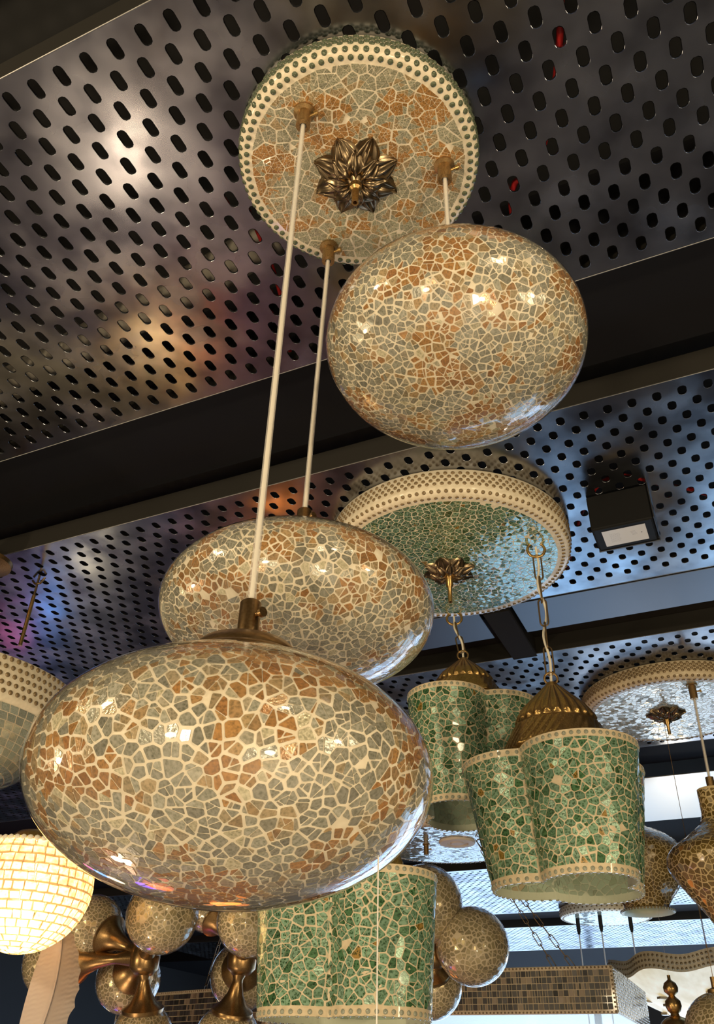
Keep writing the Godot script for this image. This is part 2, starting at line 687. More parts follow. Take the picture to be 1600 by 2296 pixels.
func beads(places: Array, parent: Node3D, m: Mesh, mat: Material, count := 300) -> void:
	# places: [position, normal]; the first count that face the eye are single parts
	var e := eye - parent.global_position
	var ranked := []
	for p in places:
		ranked.append([(e - p[0]).normalized().dot(p[1]), p])
	ranked.sort_custom(func(x, y): return x[0] > y[0])
	var left := []
	for k in ranked.size():
		var p: Array = ranked[k][1]
		var tr := Transform3D(aim(p[1]), p[0])
		if k < count and ranked[k][0] > -0.05:
			part("bead", m, mat, parent).transform = tr
		else:
			left.append(tr)
	if left.size():
		var mm := MultiMesh.new()
		mm.transform_format = MultiMesh.TRANSFORM_3D
		mm.mesh = m
		mm.instance_count = left.size()
		for i in left.size():
			mm.set_instance_transform(i, left[i])
		var o := MultiMeshInstance3D.new()
		o.name = "rim_beads"
		o.multimesh = mm
		o.material_override = mat
		o.set_meta("kind", "stuff")
		parent.add_child(o, true)

func petal(mb: MB, length: float, width: float, sag: float, tr: Transform3D) -> void:
	# a leaf-shaped petal with a ridge and side veins, given both faces
	for side in [1.0, -1.0]:
		var rows := []
		for i in 17:
			var u := i / 16.0
			var w := width * pow(sin(PI * pow(0.06 + 0.94 * u, 0.8)), 0.7) + 0.0002
			var row := []
			for j in 17:
				var v := j / 8.0 - 1.0
				var y := -sag * (0.9 * sin(PI * minf(u * 1.15, 1.0)) - 0.35 * u * u) + 0.30 * width * absf(v) * absf(v) - 0.16 * width * cos(v * 9.4 + 1.2 * u) * (1.0 - u * 0.6) - 0.10 * width * (1.0 - minf(absf(v) * 6.0, 1.0))
				row.append(tr * Vector3(u * length, y - (0.0 if side > 0 else 0.0012), v * w))
			rows.append(row)
		grid(mb, rows, false, Color.WHITE, side < 0)

func rosette(parent: Node3D, at: Vector3, size: float, petals: int, mat: Material, stem_len: float) -> void:
	var base := part("rosette_boss", _boss(size), mat, parent)
	base.position = at
	for layer in 2:
		var k := petals
		for i in k:
			var mb := MB.new()
			var an := TAU * (i + 0.5 * layer) / k
			var L := size * (1.0 if layer == 0 else 0.72)
			petal(mb, L * 0.88, L * 0.37, size * 0.14, Transform3D(Basis(Vector3.UP, an), Vector3(0, -0.006 - 0.008 * layer, 0)) * Transform3D(Basis.IDENTITY, Vector3(L * 0.14, 0, 0)))
			part("rosette_petal", mb.mesh(), mat, parent).position = at
	var mb2 := MB.new()
	var s := stem_len
	lathe(mb2, [Vector2(0.0028, -s), Vector2(0.005, -s), Vector2(0.005, -s * 0.55), Vector2(0.0085, -s * 0.5), Vector2(0.0085, -s * 0.3), Vector2(0.012, -s * 0.22), Vector2(0.012, 0)], 20, at)
	lathe(mb2, [Vector2(0, -s * 0.8), Vector2(0.0028, -s * 0.8)], 16, at)
	part("nozzle", mb2.mesh(), M.brass, parent)

func _boss(size: float) -> ArrayMesh:
	var mb := MB.new()
	lathe(mb, [Vector2(0, -0.026), Vector2(size * 0.12, -0.024), Vector2(size * 0.25, -0.012), Vector2(size * 0.4, -0.004), Vector2(size * 0.45, 0.0)], 24)
	return mb.mesh()

func cord_grip(parent: Node3D, at: Vector3, r := 0.0095, h := 0.034) -> void:
	var mb := MB.new()
	lathe(mb, [Vector2(r * 0.45, -h), Vector2(r, -h), Vector2(r, -0.006), Vector2(r * 1.5, -0.004), Vector2(r * 1.5, 0)], 20, at)
	lathe(mb, [Vector2(0, -h * 0.6), Vector2(r * 0.45, -h * 0.6)], 12, at)
	var g := part("cord_grip", mb.mesh(), M.brass_worn, parent)
	var sc := MB.new()
	tube(sc, [at + Vector3(r * 0.8, -h * 0.5, 0), at + Vector3(r * 2.1, -h * 0.5, 0)], 0.0022, 8)
	tube(sc, [at + Vector3(r * 1.7, -h * 0.5, 0), at + Vector3(r * 2.2, -h * 0.5, 0)], 0.0042, 10)
	part("grip_screw", sc.mesh(), M.brass, g)

# canopy: a plaster disc against the tray, rim studded with glass beads, face in crackle mosaic
func canopy(label: String, c: Vector3, R: float, t: float, rows_on_side: int, per_row: int, bead_r: float, color: Callable, leaf: float, gap: float, seed_: int, mats: Array, nparts: int, bead_mat: Material, group := "") -> Node3D:
	var o := thing("ceiling_canopy", label, "ceiling canopy", c, group)
	var bev := 0.0095 * R / 0.17
	var mb := MB.new()
	lathe(mb, [Vector2(0, -t), Vector2(R - bev * 1.0, -t), Vector2(R - bev * 0.45, -t + bev * 0.2), Vector2(R - bev * 0.1, -t + bev * 0.6), Vector2(R, -t + bev * 1.1), Vector2(R, -0.003), Vector2(R - 0.003, 0), Vector2(0, 0)], 96)
	part("plaster_disc", mb.mesh(), mats[0], o)
	var places := []
	var rows := [[R - bev * 1.2, -t, Vector3(0, -1, 0)], [R - bev * 0.25, -t + bev * 0.42, Vector3(0.75, -0.66, 0)]]
	for k in rows_on_side:
		rows.append([R, -t + bev * 1.35 + (t - bev * 1.7) * (k + 0.3) / rows_on_side, Vector3(1, 0, 0)])
	for k in rows.size():
		for i in per_row:
			var an := TAU * (i + 0.5 * (k % 2)) / per_row
			var q := Vector3(cos(an), 0, sin(an))
			var w: Array = rows[k]
			places.append([q * w[0] + Vector3(0, w[1], 0), (q * w[2].x + Vector3(0, w[2].y, 0)).normalized()])
	beads(places, o, bead_mesh(bead_r, bead_r * 0.55), bead_mat, nparts)
	var S := Srf.new()
	S.kind = 1
	S.a = R - bev * 2.0
	S.y0 = -t
	lay_shards(shatter(S, gap, leaf, 0.0017, 0.00055, seed_, color, 0.0004, 0.03), o, c, mats[1], nparts)
	return o

# pendant globe: clear sleeve with white cord, brass collar and dish, spheroid in crackle mosaic
func pendant(label: String, c: Vector3, a: float, b: float, cord_top: Vector3, seed_: int, tint := 0.0) -> Node3D:
	var o := thing("pendant_lamp", label, "pendant lamp", c, "amber and grey crackle globes of the front cluster")
	var mb := MB.new()
	var prof := []
	for i in 49:
		var an := -PI / 2 + PI * i / 48.0
		prof.append(Vector2(maxf(a * cos(an), 0.0), b * sin(an)))
	lathe(mb, prof, 96)
	var g := part("globe", mb.mesh(), M.grout, o)
	var S := Srf.new()
	S.a = a
	S.b = b
	lay_shards(shatter(S, 0.0094, 3.5e-5, 0.0011, 0.0008, seed_, amber_color.bind(tint, c), 0.0005, 0.04), g, c, M.glass, 300)
	var y := b * sqrt(1.0 - pow(0.047 / a, 2))
	var d := MB.new()
	lathe(d, [Vector2(0.044, y - 0.006), Vector2(0.050, y - 0.003), Vector2(0.0525, y + 0.003), Vector2(0.0525, y + 0.0065), Vector2(0.050, y + 0.0095), Vector2(0.046, y + 0.0105), Vector2(0.0455, y + 0.0135), Vector2(0.038, y + 0.0225), Vector2(0.027, y + 0.0275), Vector2(0.012, y + 0.0295), Vector2(0, y + 0.0295)], 48)
	part("brass_dish", d.mesh(), M.bronze, o)
	var gl := MB.new()
	var gp := []
	for i in 49:
		var an := -PI / 2 + PI * i / 48.0
		gp.append(Vector2(maxf((a + 0.0016) * cos(an), 0.0), (b + 0.0016) * sin(an)))
	lathe(gl, gp, 96)
	part("clear_glass", gl.mesh(), M.clear_glass, o)
	var ct := b + 0.061
	var k := MB.new()
	lathe(k, [Vector2(0.0088, y + 0.022), Vector2(0.0088, ct - 0.0015), Vector2(0.0075, ct), Vector2(0.0032, ct), Vector2(0.0032, ct - 0.006), Vector2(0, ct - 0.006)], 28)
	var col := part("collar", k.mesh(), M.bronze, o)
	var sc := MB.new()
	var side := Vector3(0.95, 0, 0.3).normalized()
	tube(sc, [side * 0.008 + Vector3(0, ct - 0.014, 0), side * 0.015 + Vector3(0, ct - 0.014, 0)], 0.0022, 10)
	tube(sc, [side * 0.0135 + Vector3(0, ct - 0.014, 0), side * 0.0165 + Vector3(0, ct - 0.014, 0)], 0.0042, 14)
	part("thumb_screw", sc.mesh(), M.bronze, col)
	var p0 := Vector3(0, ct - 0.004, 0)
	var p1 := cord_top - c
	var outer := MB.new()
	tube(outer, [p0, p1], 0.0034, 14, false, false)
	var sl := part("clear_sleeve", outer.mesh(), M.sleeve, o)
	var inner := MB.new()
	tube(inner, [p0, p1], 0.0021, 10)
	part("white_cord", inner.mesh(), M.cord_white, sl)
	return o

func tref(th: float) -> float:
	# three lobes, largest radius 1
	var ph := fposmod(th + PI / 3.0, TAU / 3.0) - PI / 3.0
	var d := 0.44
	var rho := 0.56
	return d * cos(ph) + sqrt(maxf(rho * rho - pow(d * sin(ph), 2), 0.0))

func link_path(c: Vector3, dir: Vector3, side: Vector3, L: float, w: float) -> Array:
	var out := []
	var s := L * 0.5 - w
	for i in 9:
		var an := PI * i / 8.0
		out.append(c + dir * (s + w * sin(an)) + side * w * cos(an))
	for i in 9:
		var an := PI + PI * i / 8.0
		out.append(c + dir * (-s + w * sin(an)) + side * w * cos(an))
	return out

func ring_path(c: Vector3, u: Vector3, v: Vector3, r: float) -> Array:
	var out := []
	for i in 20:
		out.append(c + u * r * cos(TAU * i / 20) + v * r * sin(TAU * i / 20))
	return out

# trefoil shade lamp on a chain. base: centre of the shade's bottom rim
func trefoil_lamp(label: String, base: Vector3, R: float, taper: float, H: float, turn: float, apex: float, ring_at: Vector3, links: int, seed_: int, nparts: int) -> void:
	var o := thing("trefoil_pendant", label, "pendant lamp", base, "green trefoil shades on chains")
	var f := func(th: float, y: float) -> float: return R * tref(th + turn) * lerpf(taper, 1.0, clampf(y / H, -0.1, 1.1))
	var th := 0.004
	var out_rows := []
	var in_rows := []
	var nseg := 120
	for i in 9:
		var y := H * i / 8.0
		var ro := []
		var ri := []
		for j in nseg + 1:
			var an := TAU * j / nseg
			var r: float = f.call(an, y)
			ro.append(Vector3(r * cos(an), y, r * sin(an)))
			ri.append(Vector3((r - th) * cos(an), y, (r - th) * sin(an)))
		out_rows.append(ro)
		in_rows.append(ri)
	var mb := MB.new()
	grid(mb, out_rows, true)
	for i in mb.n.size():
		if mb.n[i].dot(Vector3(mb.v[i].x, 0, mb.v[i].z)) < 0:
			mb.n[i] = -mb.n[i]
	for e in [0, 8]:
		for j in nseg:
			mb.quad(out_rows[e][j], out_rows[e][j + 1], in_rows[e][j + 1], in_rows[e][j], Vector3.DOWN if e == 0 else Vector3.UP)
	var fixed := MB.new()   # turned round so that every face looks outwards
	for i in range(0, mb.v.size(), 3):
		fixed.tri(mb.v[i], mb.v[i + 1], mb.v[i + 2], mb.n[i], mb.n[i + 1], mb.n[i + 2])
	var shell := part("shade", fixed.mesh(), M.grout_tan, o)
	var inn := MB.new()
	for i in 8:
		for j in nseg:
			var m0 := (in_rows[i][j] as Vector3) * Vector3(-1, 0, -1)
			inn.quad(in_rows[i][j], in_rows[i][j + 1], in_rows[i + 1][j + 1], in_rows[i + 1][j], m0.normalized())
	part("lining", inn.mesh(), M.shade_inside, shell)
	var S := Srf.new()
	S.kind = 2
	S.a = R
	S.f = f
	S.y0 = 0.013
	S.y1 = H - 0.012
	var sh := shatter(S, 0.0165, 1.2e-4, 0.0015, 0.0009, seed_, green_color, 0.0005, 0.04)
	lay_shards(sh, shell, base, M.glass_green, nparts)
	var back := MB.new()      # the backs of the shards, seen dimly inside the shade
	for q in sh:
		var lw: PackedVector3Array = q[1]
		var rd := Vector3(q[3].x, 0, q[3].z).normalized()
		var cb: Color = (q[4] as Color).lerp(Color(0.58, 0.60, 0.45), 0.45)
		for i in range(1, lw.size() - 1):
			back.tri(lw[0] - rd * (th + 0.0012), lw[i] - rd * (th + 0.0012), lw[i + 1] - rd * (th + 0.0012), -rd, -rd, -rd, cb)
	part("shard_backs", back.mesh(), M.glass_box, shell).set_meta("kind", "stuff")
	var places := []
	for w in [[0.006, 1.0], [H - 0.006, 1.0]]:
		var an := 0.0
		while an < TAU:
			var r: float = f.call(an, w[0])
			var s: Array = S.snap(Vector3(r * cos(an), clampf(w[0], S.y0, S.y1), r * sin(an)))
			places.append([Vector3(r * cos(an), w[0], r * sin(an)), Vector3(s[1].x, 0, s[1].z).normalized()])
			an += 0.0125 / r
	beads(places, shell, bead_mesh(0.0038, 0.002), M.bead_pale, 120)
	var low := []
	var an2 := 0.0
	while an2 < TAU:
		var r: float = f.call(an2, 0.0) - th * 0.5
		low.append([Vector3(r * cos(an2), 0, r * sin(an2)), Vector3.DOWN])
		an2 += 0.0125 / r
	var lm := MB.new()
	var bm := bead_mesh(0.0032, 0.0022)
	beads(low, shell, bm, M.bead_pale, 0)
	# closing plate and pierced brass dome
	var pl := MB.new()
	var yp := H - 0.016
	for j in nseg:
		var p: Vector3 = Vector3(in_rows[8][j].x, yp, in_rows[8][j].z)
		var q: Vector3 = Vector3(in_rows[8][j + 1].x, yp, in_rows[8][j + 1].z)
		pl.tri(Vector3(0, yp, 0), p, q, Vector3.DOWN, Vector3.DOWN, Vector3.DOWN)
		pl.tri(Vector3(0, yp + 0.003, 0), p + Vector3(0, 0.003, 0), q + Vector3(0, 0.003, 0), Vector3.UP, Vector3.UP, Vector3.UP)
	part("top_plate", pl.mesh(), M.grout_tan, o)
	var D := apex - yp
	var Rd := 0.100 * R / 0.185
	var prof := [[1.0, 0.0], [1.03, 0.03], [1.0, 0.08], [0.985, 0.16], [0.95, 0.24], [0.88, 0.34], [0.80, 0.45], [0.75, 0.47], [0.70, 0.57], [0.58, 0.68], [0.41, 0.79], [0.25, 0.89], [0.16, 0.95], [0.10, 1.0], [0.0, 1.0]]
	var rows := []
	for i in 57:
		var u := i / 56.0 * (prof.size() - 1)
		var k := mini(int(u), prof.size() - 2)
		var fr := u - k
		var rr: float = lerpf(prof[k][0], prof[k + 1][0], fr)
		var yy: float = lerpf(prof[k][1], prof[k + 1][1], fr)
		var row := []
		for j in 145:
			var an := TAU * j / 144.0
			var e := 1.0
			if yy > 0.5 and yy < 0.95:
				e += 0.08 * absf(cos(12.0 * an))
			elif yy > 0.14 and yy < 0.46:
				var pz := (yy - 0.14) / 0.32
				e += 0.06 * maxf(0.0, cos(9.0 * an)) * (1.0 - pz) + 0.035 * absf(sin(18.0 * an + 7.0 * pz))
			elif yy < 0.1:
				e += 0.012 * cos(36.0 * an)
			row.append(Vector3(rr * Rd * e * cos(an), yp + 0.004 + yy * D, rr * Rd * e * sin(an)))
		rows.append(row)
	var dm := MB.new()
	grid(dm, rows, true)
	var dm2 := MB.new()
	for i in range(0, dm.v.size(), 3):
		var cc := (dm.v[i] + dm.v[i + 1] + dm.v[i + 2]) / 3.0
		var outw := Vector3(cc.x, 0.02, cc.z)
		var ns := [dm.n[i], dm.n[i + 1], dm.n[i + 2]]
		for x in 3:
			if ns[x].dot(outw) < 0:
				ns[x] = -ns[x]
		dm2.tri(dm.v[i], dm.v[i + 1], dm.v[i + 2], ns[0], ns[1], ns[2])
	part("brass_dome", dm2.mesh(), M.brass, o)
	# chain
	var top := ring_at - base
	var from := Vector3(0, apex + 0.006, 0)
	var dir := (top - from).normalized()
	var s1 := dir.cross(Vector3(0.3, 0, 1)).normalized()
	var s2 := dir.cross(s1)
	var rb := MB.new()
	tube(rb, ring_path(from + dir * 0.008, dir, s1, 0.013), 0.0024, 8, true)
	part("loop", rb.mesh(), M.brass_worn, o)
	var rt := MB.new()
	tube(rt, ring_path(top - dir * 0.012, dir, s1, 0.019), 0.0032, 8, true)
	part("hanging_ring", rt.mesh(), M.brass, o)
	var a0 := from + dir * 0.019
	var a1 := top - dir * 0.03
	var step := (a1 - a0).length() / links
	for i in links:
		var lk := MB.new()
		tube(lk, link_path(a0 + dir * step * (i + 0.5), dir, s1 if i % 2 == 0 else s2, step + 0.008, 0.0085), 0.0019, 7, true)
		part("chain_link", lk.mesh(), M.chain_metal, o)
	var path := []
	for i in 41:
		var u := i / 40.0
		path.append(from.lerp(top - dir * 0.005, u) + (s1 * sin(u * links * PI) + s2 * cos(u * links * PI * 0.9)) * 0.0065 * sin(PI * u))
	var cw := MB.new()
	tube(cw, path, 0.0027, 8)
	part("white_cord", cw.mesh(), M.cord_white, o)

# perforated tray with upturned flanges
func tray(label: String, z0: float, z1: float, x0: float, x1: float, first: float, rows: int, pitch: float, row_pitch: float, phase: float, slot: Vector2, fine: bool) -> Node3D:
	var o := thing("perforated_tray", label, "ceiling tray", Vector3(0, TOP, 0), "perforated steel ceiling trays")
	var mb := MB.new()
	var dn := Vector3.DOWN
	var za := first + row_pitch * 0.5
	var zb := first - row_pitch * (rows - 0.5)
	var xa := phase + pitch * (floorf((x0 - phase) / pitch))
	var cols := int((x1 - xa) / pitch)
	var xb := xa + pitch * cols
	mb.quad(Vector3(xa - pitch, 0, z0), Vector3(xb + pitch, 0, z0), Vector3(xb + pitch, 0, za), Vector3(xa - pitch, 0, za), dn)
	mb.quad(Vector3(xa - pitch, 0, zb), Vector3(xb + pitch, 0, zb), Vector3(xb + pitch, 0, z1), Vector3(xa - pitch, 0, z1), dn)
	var hw := pitch * 0.5
	var hl := row_pitch * 0.5
	var sr := slot.x * 0.5
	var sl := slot.y * 0.5 - sr
	var inner := []
	var outer := []
	for half in 2:
		var sg := 1.0 if half == 0 else -1.0
		var angs := [0.0, 36.0, 72.0, 108.0, 144.0, 180.0] if fine else [15.0, 50.0, 130.0, 165.0]
		for an in angs:
			var t := deg_to_rad(an)
			inner.append(Vector3(sg * sr * cos(t), 0, sg * (sl + sr * sin(t))))
			if an == 36.0 or an == 144.0 or an == 50.0 or an == 130.0:
				outer.append(Vector3(sg * signf(cos(t)) * hw, 0, sg * hl))
			elif an > 60.0 and an < 120.0:
				outer.append(Vector3(sg * sr * cos(t), 0, sg * hl))
			else:
				outer.append(Vector3(sg * signf(cos(t)) * hw, 0, sg * (sl + sr * sin(t)) * 0.9))
	var k := inner.size()
	var lip := []
	for q in inner:
		lip.append(q + Vector3(signf(q.x) * 0.0007, 0, signf(q.z) * 0.0007) if fine else q)
	for rw in rows:
		var z := first - rw * row_pitch
		var off := 0.0 if rw % 2 == 0 else -pitch * 0.5
		# half cells at the ends of a row
		if off == 0.0:
			mb.quad(Vector3(xb - hw, 0, z - hl), Vector3(xb + pitch, 0, z - hl), Vector3(xb + pitch, 0, z + hl), Vector3(xb - hw, 0, z + hl), dn)
			mb.quad(Vector3(xa - pitch, 0, z - hl), Vector3(xa - hw, 0, z - hl), Vector3(xa - hw, 0, z + hl), Vector3(xa - pitch, 0, z + hl), dn)
		else:
			mb.quad(Vector3(xb - pitch, 0, z - hl), Vector3(xb + pitch, 0, z - hl), Vector3(xb + pitch, 0, z + hl), Vector3(xb - pitch, 0, z + hl), dn)
		for cidx in cols:
			var ce := Vector3(xa + cidx * pitch + off, 0, z)
			for i in k:
				var j := (i + 1) % k
				mb.tri(ce + lip[i], ce + outer[i], ce + outer[j], dn, dn, dn)
				mb.tri(ce + lip[i], ce + outer[j], ce + lip[j], dn, dn, dn)
				if fine:
					var rise := Vector3(0, 0.0009, 0)
					var tn := (-((inner[i] + inner[j]) as Vector3).normalized() * 0.8 + Vector3.DOWN * 0.6).normalized()
					mb.quad(ce + lip[i], ce + lip[j], ce + inner[j] + rise, ce + inner[i] + rise, tn)
					var up := Vector3(0, 0.0028, 0)
					var nn: Vector3 = -((inner[i] + inner[j]) as Vector3).normalized()
					mb.quad(ce + inner[i], ce + inner[j], ce + inner[j] + up, ce + inner[i] + up, nn)
	part("slotted_plate", mb.mesh(), M.steel, o)
	for z in [z0, z1]:
		var fl := MB.new()
		var s := 1.0 if z == z0 else -1.0
		box(fl, Vector3(xa - pitch, 0.0003, minf(z, z - s * 0.004)), Vector3(xb + pitch, 0.055, maxf(z, z - s * 0.004)), 0.0012)
		part("flange", fl.mesh(), M.flange_steel, o)
		var ed := MB.new()
		box(ed, Vector3(xa - pitch, -0.0006, z - 0.0010), Vector3(xb + pitch, 0.0022, z + 0.0010), 0.0006)
		part("folded_edge", ed.mesh(), M.edge_steel, o)
	return o

func V(x: float, y: float, z: float) -> Vector3:
	return Vector3(x, y + EYE, z)

func omni(called: String, at: Vector3, col: Color, energy: float, size: float) -> OmniLight3D:
	var l := OmniLight3D.new()
	l.name = numbered(called)
	l.position = at
	l.light_color = col
	l.light_energy = energy
	l.light_size = size
	l.omni_range = 20.0
	l.omni_attenuation = 2.0
	l.shadow_enabled = true
	add_child(l, true)
	return l

# a floor lamp standing on the shop floor, its ball glowing
func ball_lamp(label: String, at: Vector3, r: float, col: Color, glow_e: float, light_e: float) -> void:
	var o := thing("ball_floor_lamp", label, "floor lamp", Vector3(at.x, 0, at.z), "glowing ball lamps standing on the shop floor")
	var mb := MB.new()
	lathe(mb, [Vector2(0, 0), Vector2(0.11, 0), Vector2(0.11, 0.015), Vector2(0.03, 0.03), Vector2(0.011, 0.05), Vector2(0.011, at.y - r), Vector2(0, at.y - r)], 24)
	part("stand", mb.mesh(), M.bronze, o)
	var sp := MB.new()
	var prof := []
	for i in 17:
		var an := -PI / 2 + PI * i / 16.0
		prof.append(Vector2(maxf(r * cos(an), 0.0), at.y + r * sin(an)))
	lathe(sp, prof, 28)
	part("glowing_ball", sp.mesh(), glow("lamp_glow_%d" % counts.get("ball_floor_lamp", 0), col, glow_e), o)
	omni("ball_light", at, col, light_e, r * 0.9)

func panel_lamp(label: String, lo: Vector3, hi: Vector3, face: Vector3, col: Color, glow_e: float, light_e: float) -> void:
	# a luminous panel: box with one glowing face and an area light of its size just in front
	var c := (lo + hi) * 0.5
	var o := thing("light_panel", label, "light panel", c)
	var mb := MB.new()
	box(mb, lo - c, hi - c, 0.004)
	part("casing", mb.mesh(), M.white_paint, o)
	var h := (hi - lo) * 0.5
	var ax := face.abs().max_axis_index()
	var u := Vector3.ZERO
	u[(ax + 1) % 3] = h[(ax + 1) % 3] * 0.97
	var w := Vector3.ZERO
	w[(ax + 2) % 3] = h[(ax + 2) % 3] * 0.97
	var f0 := face * (h[ax] + 0.004)
	var g := MB.new()
	g.quad(f0 - u - w, f0 + u - w, f0 + u + w, f0 - u + w, face)
	part("glowing_screen", g.mesh(), glow("panel_glow_%d" % counts.get("light_panel", 0), col, glow_e), o)
	var l := AreaLight3D.new()
	l.name = numbered("panel_light")
	var b := Basis.looking_at(face, Vector3.UP if absf(face.y) < 0.9 else Vector3.FORWARD)
	l.transform = Transform3D(b, c + face * (h[ax] + 0.012))
	var su := absf((b.x * h).dot(Vector3.ONE)) if false else absf(b.x.x) * h.x + absf(b.x.y) * h.y + absf(b.x.z) * h.z
	var sv := absf(b.y.x) * h.x + absf(b.y.y) * h.y + absf(b.y.z) * h.z
	l.area_size = Vector2(2.0 * su, 2.0 * sv)
	l.light_color = col
	l.light_energy = light_e
	l.area_range = 25.0
	l.shadow_enabled = true
	add_child(l, true)

# bowl of square glass tiles with a bulb inside
func lit_bowl(label: String, c: Vector3, R: float, cut: float, cord_top: Vector3) -> void:
	var o := thing("lit_mosaic_bowl", label, "pendant lamp", c)
	var r := RandomNumberGenerator.new()
	r.seed = 77
	var gm := MB.new()
	var lat0 := -PI / 2 + 0.10
	var lat1 := asin(cut / R)
	var rows := 15
	var bowl := part("bowl", MB_cap(R, lat0), M.tile_lit, o)
	var rest := MB.new()
	var tiles := []
	for i in rows:
		var a0 := lerpf(lat0, lat1, float(i) / rows)
		var a1 := lerpf(lat0, lat1, float(i + 1) / rows)
		var ring := TAU * R * cos((a0 + a1) * 0.5)
		var k := maxi(int(ring / 0.0215), 6)
		var ph := r.randf()
		var edges := []
		for j in k:
			edges.append(TAU * (j + ph + r.randf_range(-0.18, 0.18)) / k)
		for j in k:
			var b0: float = edges[j]
			var b1: float = edges[(j + 1) % k]
			if b1 < b0:
				b1 += TAU
			var g := 0.0014
			var sl := r.randf_range(-0.06, 0.06)
			var ll := [[a0, b0], [a0, b1], [a1, b1 + sl * 0.3], [a1, b0 + sl * 0.3]]
			var outer := []
			var inner := []
			var ca := (a0 + a1) * 0.5
			var cb := (b0 + b1) * 0.5
			for q in ll:
				outer.append(Vector3(cos(q[0]) * cos(q[1]), sin(q[0]), cos(q[0]) * sin(q[1])))
				var da: float = (q[0] - ca) * (1.0 - 2.0 * g / (R * (a1 - a0))) + r.randf_range(-0.006, 0.006)
				var db: float = (q[1] - cb) * (1.0 - 2.0 * g / (R * cos(ca) * (b1 - b0))) + r.randf_range(-0.006, 0.006)
				inner.append(Vector3(cos(ca + da) * cos(cb + db), sin(ca + da), cos(ca + da) * sin(cb + db)))
			for x in 4:
				var y := (x + 1) % 4
				gm.quad(outer[x] * R, outer[y] * R, inner[y] * R, inner[x] * R, ((outer[x] + outer[y]) as Vector3).normalized())
			var nn := ((inner[0] + inner[1] + inner[2] + inner[3]) as Vector3).normalized()
			nn = (nn + Vector3(r.randfn(), r.randfn(), r.randfn()) * 0.03).normalized()
			tiles.append([inner, nn, nn.dot((eye - c).normalized())])
	part("grout_net", gm.mesh(), M.grout_lit, bowl)
	tiles.sort_custom(func(x, y): return x[2] > y[2])
	for k in tiles.size():
		var t: Array = tiles[k]
		var mb := MB.new() if k < 290 else rest
		var q: Array = t[0]
		var Rt := R + 0.0018
		mb.quad(q[0] * Rt, q[1] * Rt, q[2] * Rt, q[3] * Rt, t[1])
		for x in 4:
			var y := (x + 1) % 4
			var on: Vector3 = ((q[x] + q[y]) as Vector3) * 0.5 - (q[0] + q[1] + q[2] + q[3]) * 0.25
			mb.quad(q[x] * Rt, q[y] * Rt, q[y] * (R - 0.001), q[x] * (R - 0.001), on.normalized())
		if k < 290:
			part("glass_tile", mb.mesh(), M.tile_lit, bowl)
	part("small_glass_tiles", rest.mesh(), M.tile_lit, bowl).set_meta("kind", "stuff")
	var places := []
	var rc := R * cos(lat1)
	for i in 52:
		var an := TAU * i / 52
		places.append([Vector3(rc * cos(an), cut + 0.002, rc * sin(an)), Vector3(cos(an), 0.1, sin(an)).normalized()])
	beads(places, bowl, bead_mesh(0.0062, 0.004), M.cord_white, 52)
	var lid := MB.new()
	lathe(lid, [Vector2(0, cut + 0.002), Vector2(rc * 0.97, cut + 0.002), Vector2(rc * 0.97, cut + 0.006), Vector2(rc * 0.6, cut + 0.009), Vector2(rc * 0.56, cut + 0.022), Vector2(rc * 0.42, cut + 0.034), Vector2(0.012, cut + 0.042), Vector2(0.009, cut + 0.07), Vector2(0, cut + 0.07)], 48)
	part("brass_dish", lid.mesh(), M.brass, o)
	var cd := MB.new()
	tube(cd, [Vector3(0, cut + 0.06, 0), cord_top - c], 0.0034, 10)
	part("white_cord", cd.mesh(), M.cord_white, o)
	var bl := MB.new()
	lathe(bl, [Vector2(0, -0.05), Vector2(0.016, -0.045), Vector2(0.024, -0.028), Vector2(0.024, -0.015), Vector2(0.014, 0.008), Vector2(0.012, 0.05), Vector2(0, 0.05)], 20)
	part("bulb", bl.mesh(), glow("bulb_glow", Color(1, 0.86, 0.66), 12.0), o).position = Vector3(0.03, -0.025, 0.035)
	omni("bulb_light", c + Vector3(0.03, -0.05, 0.035), Color(1, 0.9, 0.75), BULB, 0.02)

func MB_cap(R: float, lat0: float) -> ArrayMesh:
	var mb := MB.new()
	lathe(mb, [Vector2(0, -R + 0.0005), Vector2(R * cos(lat0) * 0.6, -R + 0.001), Vector2(R * cos(lat0), R * sin(lat0))], 20)
	return mb.mesh()

const BULB := 0.17

